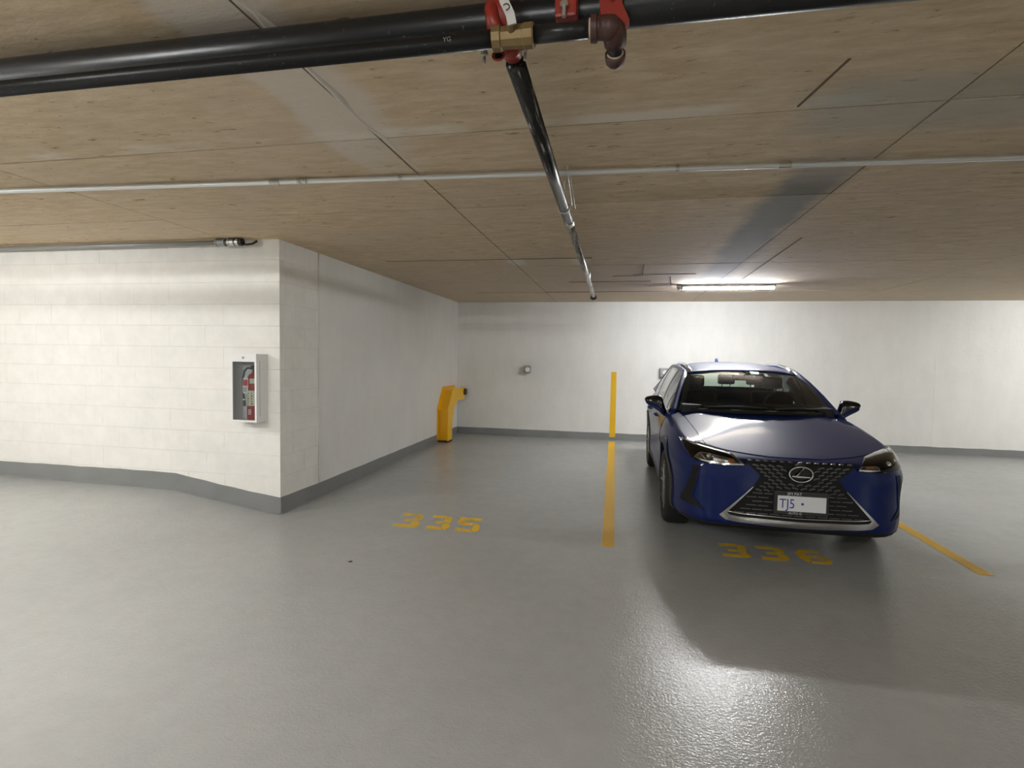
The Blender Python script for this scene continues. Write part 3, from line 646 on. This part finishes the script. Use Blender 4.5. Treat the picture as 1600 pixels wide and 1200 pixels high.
tb = B(); tb.from_mesh(smooth_body); BODY = BVHTree.FromBMesh(tb); tb.free()
R_T = .342
cuts = []
for ay in (0, 2.64):
    for s in (-1, 1): cuts.append(cyl(B(), (s*.62, ay, R_T+.012), (s*1.2, ay, R_T+.012), .385, 40))
bmesh_body = subsurf_mesh(bm, 3, cuts); bmesh_body.materials.clear(); bmesh_body.materials.append(MATS['blue_paint'])
body = obj('body', bmesh_body, None, car); autosmooth(body, 40)

def rs(poly, n):
    """resample a 2D polyline at n+1 points by arc length"""
    P_ = [Vector(p) for p in poly]; L = [0]
    for a, b in zip(P_, P_[1:]): L.append(L[-1]+(b-a).length)
    out = []
    for i in range(n+1):
        t = L[-1]*i/n; j = 0
        while j < len(P_)-2 and L[j+1] < t: j += 1
        d = L[j+1]-L[j]; out.append(P_[j].lerp(P_[j+1], (t-L[j])/d if d > 0 else 0))
    return out
def hit(u, v, mode):
    if mode == 'front': o_, d_ = Vector((u, -3, v)), Vector((0, 1, 0))
    elif mode == 'top': o_, d_ = Vector((u, v, 3)), Vector((0, 0, -1))
    elif mode == 'L': o_, d_ = Vector((-3, u, v)), Vector((1, 0, 0))
    else: o_, d_ = Vector((3, u, v)), Vector((-1, 0, 0))
    loc, nrm, i, dist = BODY.ray_cast(o_, d_)
    if loc is None:
        loc, nrm, i, dist = BODY.find_nearest(o_+d_*(2.2 if mode != 'top' else 2.0))
    return loc, nrm
def patch(U, V, mode, off=.004, n=16, m_=6, deep=.012, lift=None):
    """shell laid on the body between outline curves U and V, standing `off` proud"""
    U, V = rs(U, n), rs(V, n); bm = B(); top = []; bot = []
    for i in range(n+1):
        rt_, rb_ = [], []
        for j in range(m_+1):
            q_ = U[i].lerp(V[i], j/m_); p_, nr = hit(q_.x, q_.y, mode); o_ = off + (lift(i/n, j/m_) if lift else 0)
            rt_.append(bm.verts.new(p_+nr*o_)); rb_.append(bm.verts.new(p_-nr*deep))
        top.append(rt_); bot.append(rb_)
    for i in range(n):
        for j in range(m_):
            bm.faces.new((top[i][j], top[i+1][j], top[i+1][j+1], top[i][j+1])); bm.faces.new((bot[i][j], bot[i][j+1], bot[i+1][j+1], bot[i+1][j]))
    for i in range(n):
        for j in (0, m_): bm.faces.new((top[i][j], bot[i][j], bot[i+1][j], top[i+1][j]))
    for j in range(m_):
        for i in (0, n): bm.faces.new((top[i][j], top[i][j+1], bot[i][j+1], bot[i][j]))
    bmesh.ops.recalc_face_normals(bm, faces=bm.faces); return bm
def P3(pts, mode, off, n=None):
    q_ = rs(pts, n) if n else [Vector(p) for p in pts]; out = []
    for p in q_:
        a, nr = hit(p.x, p.y, mode); out.append(a+nr*off)
    return out
def mir(pts): return [(-a, b) for a, b in pts]

# bonnet panel
def hood_pt(u, v):
    x = u*(.62+.09*v); y = (-.835+.20*abs(u)**2.4)*(1-v)+(.215+.24*u*u)*v; return x, y
bm = B(); n, m_ = 36, 22; T = []; Bt = []
for i in range(n+1):
    a, b = [], []
    for j in range(m_+1):
        u = -1+2*i/n; v = j/m_; x, y = hood_pt(u, v); p, nr = hit(x, y, 'top')
        ridge = .0*math.exp(-((abs(u)-.84+.05*v)/.08)**2)*min(1, v*4)
        a.append(bm.verts.new(p+nr*.004+Vector((0, 0, ridge)))); b.append(bm.verts.new(p-nr*.01))
    T.append(a); Bt.append(b)
for i in range(n):
    for j in range(m_): bm.faces.new((T[i][j], T[i+1][j], T[i+1][j+1], T[i][j+1]))
    for j in (0, m_): bm.faces.new((T[i][j], Bt[i][j], Bt[i+1][j], T[i+1][j]))
for j in range(m_):
    for i in (0, n): bm.faces.new((T[i][j], T[i][j+1], Bt[i][j+1], Bt[i][j]))
bmesh.ops.recalc_face_normals(bm, faces=bm.faces)
hood = obj('bonnet', bm, 'blue_paint', car); autosmooth(hood, 50)
# black spindle grille
GU = [(-.405, .768), (-.375, .752), (-.265, .655), (-.33, .56), (-.492, .372), (-.44, .325)]
gr_ = obj('grille', patch(GU, mir(GU), 'front', .003, 26, 26, .01), 'dark_gap', car); autosmooth(gr_, 50)
def gx(z):
    P_ = GU
    for (x0, z0), (x1, z1) in zip(P_, P_[1:]):
        if z1 <= z <= z0: return abs(x0+(x1-x0)*(z-z0)/(z1-z0))
    return .3
bm = B(); r0 = 0; z = .765
while z > .36:
    wd = .042 if z > .55 else .070; st = .056 if z > .55 else .082; hx = gx(z)-.02; k = -14
    while k < 15:
        x = k*st + (st/2 if r0 % 2 else 0); k += 1
        if abs(x)+wd/2 > hx or (abs(x) < .19 and .385 < z < .55) or (abs(x) < .105 and abs(z-.69) < .075): continue
        p, nr = hit(x, z, 'front'); sx = -1 if x < 0 else 1
        if z > .55: pr = [(-wd/2, .006), (0, .004), (wd/2, -.006), (wd/2-.006, -.014), (0, -.005), (-wd/2, -.003)]
        else: pr = [(-wd/2, .003), (wd/2, .003), (wd/2, -.004), (-wd/2, -.004)]
        prism(bm, [(x+a*sx*-1, p.y-.010, z+b) for a, b in pr], (0, .012, 0))
    z -= .0265 if z > .55 else .031; r0 += 1
o = obj('grille_mesh', bm, 'grille_metal', gr_, kind='stuff')
# chrome blade round the lower grille
path = [(-.315, .575), (-.40, .475), (-.495, .365)]
for s in (1, -1):
    pp = path if s == 1 else mir(path)
    a = [(x - s*.0, z) for x, z in pp]; b = [(x - s*(.010+.042*(i/2)), z-.004-.022*(i/2)) for i, (x, z) in enumerate(pp)]
    obj('chrome_blade', patch(a, b, 'front', .014, 10, 3, .01), 'satin_chrome', gr_)
low_in = [(-.495, .365), (-.475, .345), (-.40, .338), (0, .328), (.40, .338), (.475, .345), (.495, .365)]
low_out = [(-.547, .339), (-.50, .305), (-.42, .296), (0, .282), (.42, .296), (.50, .305), (.547, .339)]
cb = obj('chrome_bar', patch(low_in, low_out, 'front', .014, 40, 4, .01), 'satin_chrome', gr_); autosmooth(cb, 50)
obj('chrome_line', tube(B(), P3([(-.49, .372), (-.40, .362), (0, .352), (.40, .362), (.49, .372)], 'front', .012, 30), .0045, 8), 'chrome', gr_, smooth=True)
# lower black lip
lip_t = [(-.80, .262), (-.62, .262), (-.45, .275), (0, .262), (.45, .275), (.62, .262), (.80, .262)]
lip_b = [(-.80, .208), (-.62, .215), (-.45, .235), (0, .235), (.45, .235), (.62, .215), (.80, .208)]
obj('front_lip', patch(lip_t, lip_b, 'front', .004, 30, 4, .01), 'dark_gap', car, smooth=True)
obj('under_tray', box(B(), -.64, .64, -.60, 3.3, .17, .215, .02), 'dark_gap', car)
# lamps, vents on both sides
for s in (1, -1):
    f = (lambda q_: q_) if s == 1 else mir
    HLu = [(-.800, .846), (-.70, .838), (-.60, .822), (-.475, .797), (-.382, .735)]; HLl = [(-.782, .80), (-.735, .727), (-.65, .718), (-.53, .716), (-.382, .728)]
    hl = obj('headlight', patch(f(HLu), f(HLl), 'front', .002, 22, 6, .01), 'gloss_black', car); autosmooth(hl, 50)
    obj('headlight_lens', patch(f(HLu), f(HLl), 'front', .016, 22, 6, -.013), 'lens_glass', hl, smooth=True)
    obj('turn_signal', patch(f([(-.795, .84), (-.772, .835)]), f([(-.782, .80), (-.742, .74)]), 'front', .006, 4, 4, .0), 'amber', hl)
    obj('lamp_blade', patch(f([(-.735, .745), (-.65, .736), (-.53, .737), (-.395, .737)]), f([(-.732, .730), (-.65, .721), (-.53, .719), (-.386, .731)]), 'front', .008, 14, 2, .0), 'reflector', hl)
    obj('lamp_blade', patch(f([(-.772, .835), (-.70, .795), (-.655, .742)]), f([(-.758, .835), (-.685, .79), (-.64, .742)]), 'front', .008, 8, 2, .0), 'satin_chrome', hl)
    obj('lamp_blade', patch(f([(-.61, .815), (-.48, .792), (-.392, .737)]), f([(-.61, .806), (-.485, .783), (-.405, .737)]), 'front', .008, 10, 2, .0), 'satin_chrome', hl)
    obj('inner_reflector', patch(f([(-.60, .795), (-.46, .772)]), f([(-.60, .742), (-.44, .745)]), 'front', .005, 6, 4, .0), 'satin_chrome', hl)
    obj('side_reflector', patch(f([(-.50, .765), (-.455, .76)]), f([(-.50, .745), (-.455, .745)]), 'front', .007, 3, 2, .0), 'amber', hl)
    p, nr = hit(-.625*s, .772, 'front'); obj('projector', sphere(B(), p+nr*-.006, .026, 20), 'reflector', hl, smooth=True)
    p, nr = hit(-.60*s, .77, 'front'); obj('projector', sphere(B(), p+nr*-.006, .017, 16), 'reflector', hl, smooth=True)
    # upright dark vent and lower pocket at the bumper corner
    vent = obj('bumper_vent', patch(f([(-.738, .690), (-.765, .55), (-.792, .44)]), f([(-.690, .690), (-.712, .55), (-.735, .43)]), 'front', .001, 10, 4, .004), 'dark_gap', car)
    obj('vent_pocket', patch(f([(-.80, .44), (-.81, .37)]), f([(-.72, .435), (-.655, .355)]), 'front', .001, 6, 6, .004), 'dark_gap', vent)
    obj('vent_edge', tube(B(), P3(f([(-.687, .690), (-.709, .55), (-.731, .435), (-.652, .357)]), 'front', .003, 16), .004, 6), 'blue_paint', vent, smooth=True)
    # arch cladding, sill, doors
    md = 'L' if s == 1 else 'R'
    for ay in (0, 2.64):
        a0, a1 = (-18, 200)
        A = [(ay - .387*math.cos(math.radians(t)), R_T+.012+.387*math.sin(math.radians(t))) for t in range(a0+ (6 if ay else 4), a1-5, 6)]
        C = [(ay - .452*math.cos(math.radians(t)), R_T+.004+.452*math.sin(math.radians(t))) for t in range(a0+ (6 if ay else 4), a1-5, 6)]
        A = [(y, max(z, .20)) for y, z in A]; C = [(y, max(z, .20)) for y, z in C]
        ac = obj('wheel_arch_trim', patch(A, C, md, .012, 34, 4, .03), 'black_trim', car); autosmooth(ac, 50)
    obj('sill', patch([(.44, .30), (2.2, .31)], [(.44, .205), (2.2, .21)], md, .012, 16, 4, .01), 'black_trim', car, smooth=True)
    d1 = obj('door', patch([(.53, .955), (1.0, .972), (1.50, .984)], [(.50, .335), (1.0, .335), (1.50, .335)], md, .004, 24, 16, .006), 'blue_paint', car, smooth=False); autosmooth(d1, 50)
    d2 = obj('door', patch([(1.508, .984), (2.0, .996), (2.40, 1.008)], [(1.508, .335), (1.9, .335), (2.22, .345), ], md, .004, 24, 16, .006), 'blue_paint', car); autosmooth(d2, 50)
    for dd, ya in ((d1, 1.28), (d2, 2.22)):
        p = P3([(ya, .86), (ya+.05, .863), (ya+.16, .868), (ya+.20, .868)], md, .03); p[0] = P3([(ya, .86)], md, .002)[0]; p[-1] = P3([(ya+.20, .868)], md, .002)[0]
        obj('door_handle', tube(B(), p, .011, 8), 'blue_paint', dd, smooth=True)
    bl = P3([(.60, .975), (1.0, .984), (1.6, 1.0), (2.2, 1.018), (2.75, 1.045)], md, .004, 20)
    obj('belt_chrome', tube(B(), [Vector((-s*.808, p.y, p.z)) for p in bl], .010, 8), 'satin_chrome', car, smooth=True)
# number plate
pl = obj('number_plate', box(B(), -.153, .177, -.957, -.948, .411, .525, .003), 'plate_white', car)
obj('plate_frame', box(B(), -.178, .196, -.952, -.925, .382, .560, .006), 'dark_plastic', pl)
RX = Matrix.Rotation(PI/2, 4, 'X')
text_mesh('TJ5', .100, 'plate_blue', Matrix.Translation((-.143, -.9578, .434)) @ RX @ Matrix.Diagonal((.80, 1, 1, 1)), pl)
obj('plate_crest', cyl(B(), (.016, -.9575, .470), (.016, -.959, .470), .009, 12), 'plate_blue', pl)
text_mesh('JIM PAT', .030, 'frame_text', Matrix.Translation((-.088, -.9528, .531)) @ RX, pl)
text_mesh('AUTO G', .024, 'frame_text', Matrix.Translation((-.076, -.9528, .388)) @ RX, pl)
# front emblem: oval ring with a slanted hooked bar
em = obj('emblem', tube(B(), [(.080*math.cos(a), -.952, .688+.056*math.sin(a)) for a in [2*PI*i/40 for i in range(40)]], .0055, 10, True), 'chrome', car, smooth=True)
bm = B(); prism(bm, [(.022, -.957, .738), (.012, -.957, .734), (-.030, -.957, .668), (-.064, -.957, .668), (-.060, -.957, .677), (-.034, -.957, .677)], (0, .008, 0)); prism(bm, [(-.03, -.957, .677), (-.034, -.957, .665), (.066, -.957, .665), (.060, -.957, .674)], (0, .008, 0)); obj('emblem_bar', bm, 'chrome', em)
obj('emblem_back', lathe(B(), [(0, -.937), (.074, -.937), (.074, -.925)], (0, 0, .688), 'y', 30), 'gloss_black', em)

# ---- greenhouse
def sheet(fn, n, m_, th, nm, mn, parent, sm=True):
    bm = B(); G = [[Vector(fn(i/n, j/m_)) for j in range(m_+1)] for i in range(n+1)]; V = [[bm.verts.new(p) for p in r] for r in G]
    for i in range(n):
        for j in range(m_): bm.faces.new((V[i][j], V[i+1][j], V[i+1][j+1], V[i][j+1]))
    bmesh.ops.recalc_face_normals(bm, faces=bm.faces)
    o = obj(nm, bm, mn, parent, smooth=sm)
    if th:
        md = o.modifiers.new('t', 'SOLIDIFY'); md.thickness = th; md.offset = 0
        bpy.context.view_layer.update(); me = bpy.data.meshes.new_from_object(o.evaluated_get(bpy.context.evaluated_depsgraph_get())); o.modifiers.clear(); o.data = me
    return o
def lerp(a, b, t): return a+(b-a)*t
def pw(y, T):
    for (a, b), (c, d) in zip(T, T[1:]):
        if y <= c: 
            t = max(0, (y-a)/(c-a)); return b+(d-b)*t
    return T[-1][1]
def wsb(u): u = 2*u-1; return Vector((.715*u, .19+.33*abs(u)**2.2, 1.048-.020*u*u))
def wst(u): u = 2*u-1; return Vector((.575*u, 1.03+.13*abs(u)**2.2, 1.405-.040*u*u))
def wfn(u, v):
    p = wsb(u).lerp(wst(u), v); return p+Vector((0, -.03, .03))*math.sin(PI*v)*.8
ws_ = sheet(wfn, 24, 12, 0, 'windscreen', 'windscreen_glass', car)
# black frit border of the screen
def frit(u0, u1, v0, v1, nm='frit'):
    sheet(lambda a, b: Vector(wfn(lerp(u0, u1, a), lerp(v0, v1, b)))+Vector((0, .002, -.003)), 16, 3, 0, nm, 'dark_gap', ws_)
frit(0, 1, 0, .10); frit(0, 1, .95, 1); frit(0, .035, .1, .95); frit(.965, 1, .1, .95)
frit(.45, .55, .88, .95, 'mirror_shade')
obj('cowl', tube(B(), [wsb(i/20)+Vector((0, -.012, -.016)) for i in range(21)], .020, 8), 'dark_gap', car, smooth=True)
for x0, x1 in ((-.50, .05), (.12, .60)):
    obj('wiper', tube(B(), [wfn((x0/.715+1)/2, .02)+Vector((0, -.012, .012)), wfn(((x0+x1)/2/.715+1)/2, .05)+Vector((0, -.014, .014)), wfn((x1/.715+1)/2, .035)+Vector((0, -.012, .012))], .007, 6), 'black_trim', car, smooth=True)
ZC = [(1.03, 1.405), (1.25, 1.445), (1.5, 1.474), (1.8, 1.492), (2.2, 1.494), (2.6, 1.474), (2.98, 1.425)]
ZE = [(1.16, 1.365), (1.35, 1.392), (1.6, 1.415), (1.9, 1.428), (2.3, 1.428), (2.6, 1.410), (2.92, 1.372)]
XE = [(1.16, .575), (1.6, .592), (2.3, .592), (2.92, .565)]
def roof(u, v):
    u2 = 2*u-1; y0 = 1.03+.13*abs(u2)**2.2; y1 = 2.98-.06*u2*u2; y = lerp(y0, y1, v); c = pw(y, ZC); yy = max(y, 1.16); e_ = pw(yy, ZE); xe_ = pw(yy, XE)
    k = abs(u2)**2.6; ze_ = lerp(1.365, e_, 1) ; z = lerp(c, min(ze_, c), k)
    return Vector((xe_*u2, y, z if v > 0 else wst(u).z))
rf = sheet(roof, 28, 28, .012, 'roof', 'blue_paint', car)
sheet(lambda u, v: roof(.02+u*.96, .01+v*.98)-Vector((0, 0, .022)), 20, 20, 0, 'headliner', 'seat_fabric', rf)
obj('antenna_fin', prism(B(), [(-.012, 2.55, 1.475), (-.012, 2.70, 1.545), (-.012, 2.74, 1.54), (-.012, 2.76, 1.46)], (.024, 0, 0)), 'blue_paint', rf)
for s in (-1, 1):
    pil = [(.785, .42, .955), (.765, .52, .992), (.700, .78, 1.155), (.640, 1.0, 1.28), (.592, 1.18, 1.366), (.598, 1.35, 1.396), (.606, 1.6, 1.420), (.608, 1.9, 1.432), (.608, 2.3, 1.430), (.602, 2.6, 1.412), (.60, 2.9, 1.366), (.64, 3.12, 1.26), (.70, 3.32, 1.08)]
    rad = [.030, .036, .034, .033, .030, .028, .028, .028, .028, .028, .032, .040, .05]
    # smooth the rail
    V3 = [Vector((s*a, b, c)) for a, b, c in pil]
    obj('pillar_and_rail', tube(B(), V3, rad, 14), 'blue_paint', car, smooth=True)
    top = [(y, pw(y, [(p[1], p[2]) for p in pil[1:]]), pw(y, [(p[1], p[0]) for p in pil[1:]])) for y in [.62+.1*i for i in range(26)]]
    def sidept(y, v):
        zb_ = pw(y, [(.6, .975), (1.6, 1.0), (2.2, 1.018), (2.75, 1.045), (3.2, 1.07)]); zt_ = pw(y, [(p[1], p[2]) for p in pil[1:]])-.004; xt = pw(y, [(p[1], p[0]) for p in pil[1:]])+.016
        x = lerp(.806, xt, v)+.02*math.sin(PI*v); return Vector((s*x, y, lerp(zb_, max(zt_, zb_), v)))
    for nm, y0, y1, mn in (('side_window', .60, .86, 'window_glass'), ('window_divider', .86, .885, 'gloss_black'), ('side_window', .885, 1.50, 'window_glass'), ('door_pillar', 1.50, 1.58, 'gloss_black'), ('side_window', 1.58, 2.28, 'window_glass'), ('door_pillar', 2.28, 2.34, 'gloss_black'), ('side_window', 2.34, 2.80, 'window_glass'), ('rear_pillar', 2.80, 3.26, 'blue_paint')):
        sheet(lambda u, v: sidept(lerp(y0, y1, u), v), 8, 8, .006 if mn != 'window_glass' else 0, nm, mn, car)
    # silver roof rail
    rr_ = [(.530, 1.17, 1.372), (.535, 1.24, 1.408), (.542, 1.45, 1.447), (.545, 1.75, 1.470), (.545, 2.2, 1.474), (.540, 2.55, 1.460), (.53, 2.78, 1.428), (.525, 2.84, 1.39)]
    obj('roof_rail', tube(B(), [Vector((s*a, b, c)) for a, b, c in rr_], [.012, .018, .021, .021, .020, .019, .016, .010], 10), 'chrome', rf, smooth=True)
    # door mirror
    A = [(1.063, 1.088), (1.045, 1.122), (.94, 1.142), (.865, 1.138), (.855, 1.06), (.815, .965), (.812, .925), (.845, .918), (.905, .985), (1.035, 1.046)]
    def mshell(pts, sc0, y0, y1):
        cx = sum(a for a, b in pts)/len(pts); cz = sum(b for a, b in pts)/len(pts); bm = B(); L = []
        for y, k in ((y0, sc0), (lerp(y0, y1, .35), 1.0), (y1, .97)):
            L.append([bm.verts.new((s*-1*-(cx+(a-cx)*k), y, cz+(b-cz)*k)) for a, b in pts])
        for P_, Q_ in zip(L, L[1:]):
            for i in range(len(pts)): bm.faces.new((P_[i], P_[(i+1) % len(pts)], Q_[(i+1) % len(pts)], Q_[i]))
        bm.faces.new(L[0]); bm.faces.new(L[-1][::-1]); bmesh.ops.recalc_face_normals(bm, faces=bm.faces); return subsurf_mesh(bm, 2)
    me = mshell(A, .80, .68, .80); me.materials.clear(); mr = obj('door_mirror', me, 'gloss_black', car, smooth=True)
    LW = [(1.060, 1.075), (.95, 1.062), (.875, 1.03), (.835, .955), (.825, .915), (.850, .908), (.905, .975), (1.035, 1.036)]
    me = mshell(LW, .80, .672, .79); me.materials.clear(); obj('mirror_cap', me, 'blue_paint', mr, smooth=True)
    obj('mirror_glass', prism(B(), [(s*a, .803, b) for a, b in [(1.04, 1.065), (1.03, 1.115), (.89, 1.125), (.885, 1.02)]], (0, .003, 0)), 'chrome', mr)
    obj('mirror_foot', tube(B(), [(s*.78, .76, .955), (s*.815, .745, .925), (s*.845, .74, .945)], [.035, .03, .022], 10), 'blue_paint', mr, smooth=True)
# rear screen and tail
rg = sheet(lambda u, v: Vector(((2*u-1)*lerp(.62, .50, v), lerp(3.36, 2.96, v)-.06*(2*u-1)**2, lerp(1.06, 1.42, v)-.03*(2*u-1)**2)), 12, 6, 0, 'rear_window', 'windscreen_glass', car)
obj('rear_spoiler', prism(B(), [(-.55, 2.93, 1.415), (.55, 2.93, 1.415), (.50, 3.10, 1.405), (-.50, 3.10, 1.405)], (0, 0, .018)), 'blue_paint', car)
obj('tail_light', tube(B(), [(-.84, 3.22, .93), (-.72, 3.50, .94), (-.4, 3.58, .94), (.4, 3.58, .94), (.72, 3.50, .94), (.84, 3.22, .93)], .03, 8), 'tail_red', car, smooth=True)
# cabin
obj('cabin_floor', prism(B(), [(-.70, .50, .955), (.70, .50, .955), (.78, .8, .975), (.76, 3.1, .985), (-.76, 3.1, .985), (-.78, .8, .975)], (0, 0, .02)), 'seat_fabric', car)
obj('dashboard', box(B(), -.70, .70, .40, .80, .97, 1.075, .025), 'seat_fabric', car)
def seat(x0, x1, y, zt_, heads):
    st = obj('seat_back', box(B(), x0, x1, y, y+.12, .93, zt_, .04), 'seat_fabric', car)
    for hx in heads:
        obj('headrest', box(B(), hx-.11, hx+.11, y+.02, y+.10, zt_+.03, zt_+.17, .035), 'seat_fabric', st)
        for q_ in (-.05, .05): obj('headrest_post', cyl(B(), (hx+q_, y+.06, zt_-.02), (hx+q_, y+.06, zt_+.05), .006, 8), 'satin_chrome', st)
seat(-.65, -.19, 1.45, 1.17, [-.44]); seat(.19, .65, 1.45, 1.17, [.42]); seat(-.66, .66, 2.38, 1.17, [.09, .45, -.47])
obj('steering_wheel', tube(B(), [(.36+.18*math.cos(a), .93+.06*math.sin(a), 1.02+.17*math.sin(a)) for a in [2*PI*i/28 for i in range(28)]], .014, 8, True), 'seat_fabric', car, smooth=True)
mb = obj('rear_view_mirror', box(B(), -.12, .12, .985, 1.01, 1.305, 1.365, .01), 'black_trim', car); obj('mirror_arm', cyl(B(), (0, .99, 1.36), (0, .96, 1.385), .015, 10), 'black_trim', mb)
# wheels
def wheel(x, y, s):
    wx = s*.895
    rim = obj('wheel', lathe(B(), [(.222, -.0), (.232, -.006), (.236, -.02), (.222, -.03), (.205, -.10), (.205, -.19), (.235, -.205)], (0, 0, 0), 'x', 40), 'gloss_black', car, loc=(0, 0, 0)); 
    if s > 0: rim.data.transform(Matrix.Identity(4))
    else: rim.data.transform(Matrix.Diagonal((-1, 1, 1, 1)))
    autosmooth(rim, 40); rim.location = (wx, y, R_T)
    ty = obj('tyre', lathe(B(), [(.232, -.008), (.262, .004), (.305, .006), (.330, -.008), (.342, -.03), (.342, -.195), (.328, -.218), (.30, -.228), (.25, -.222), (.232, -.205)], (0, 0, 0), 'x', 48), 'rubber', rim); ty.data.transform(Matrix.Diagonal((s, 1, 1, 1))); autosmooth(ty, 40)
    for k in range(10):
        a = 2*PI*(k//2)/5 + (-.13 if k % 2 else .13) + .3; c, si = math.cos(a), math.sin(a); b2 = 2*PI*(k//2)/5+.3 + (-.26 if k % 2 else .26)
        bm = B(); p0 = Vector((-.028*1, .05*math.cos(a), .05*math.sin(a))); p1 = Vector((-.006, .225*math.cos(b2), .225*math.sin(b2)))
        tube(bm, [p0, p0.lerp(p1, .5)+Vector((.004, 0, 0)), p1], [.017, .012, .013], 8); sp_ = obj('spoke', bm, 'alloy', rim, smooth=True); sp_.data.transform(Matrix.Diagonal((s, 1, 1, 1)))
    bm = cyl(B(), (-.045, 0, 0), (-.012, 0, 0), .062, 24, .045); h = obj('hub_cap', bm, 'gloss_black', rim); h.data.transform(Matrix.Diagonal((s, 1, 1, 1)))
    bm = cyl(B(), (-.13, 0, 0), (-.115, 0, 0), .16, 32); dsk = obj('brake_disc', bm, 'grille_metal', rim); dsk.data.transform(Matrix.Diagonal((s, 1, 1, 1)))
for yy in (0, 2.64):
    for s in (-1, 1): wheel(0, yy, s)
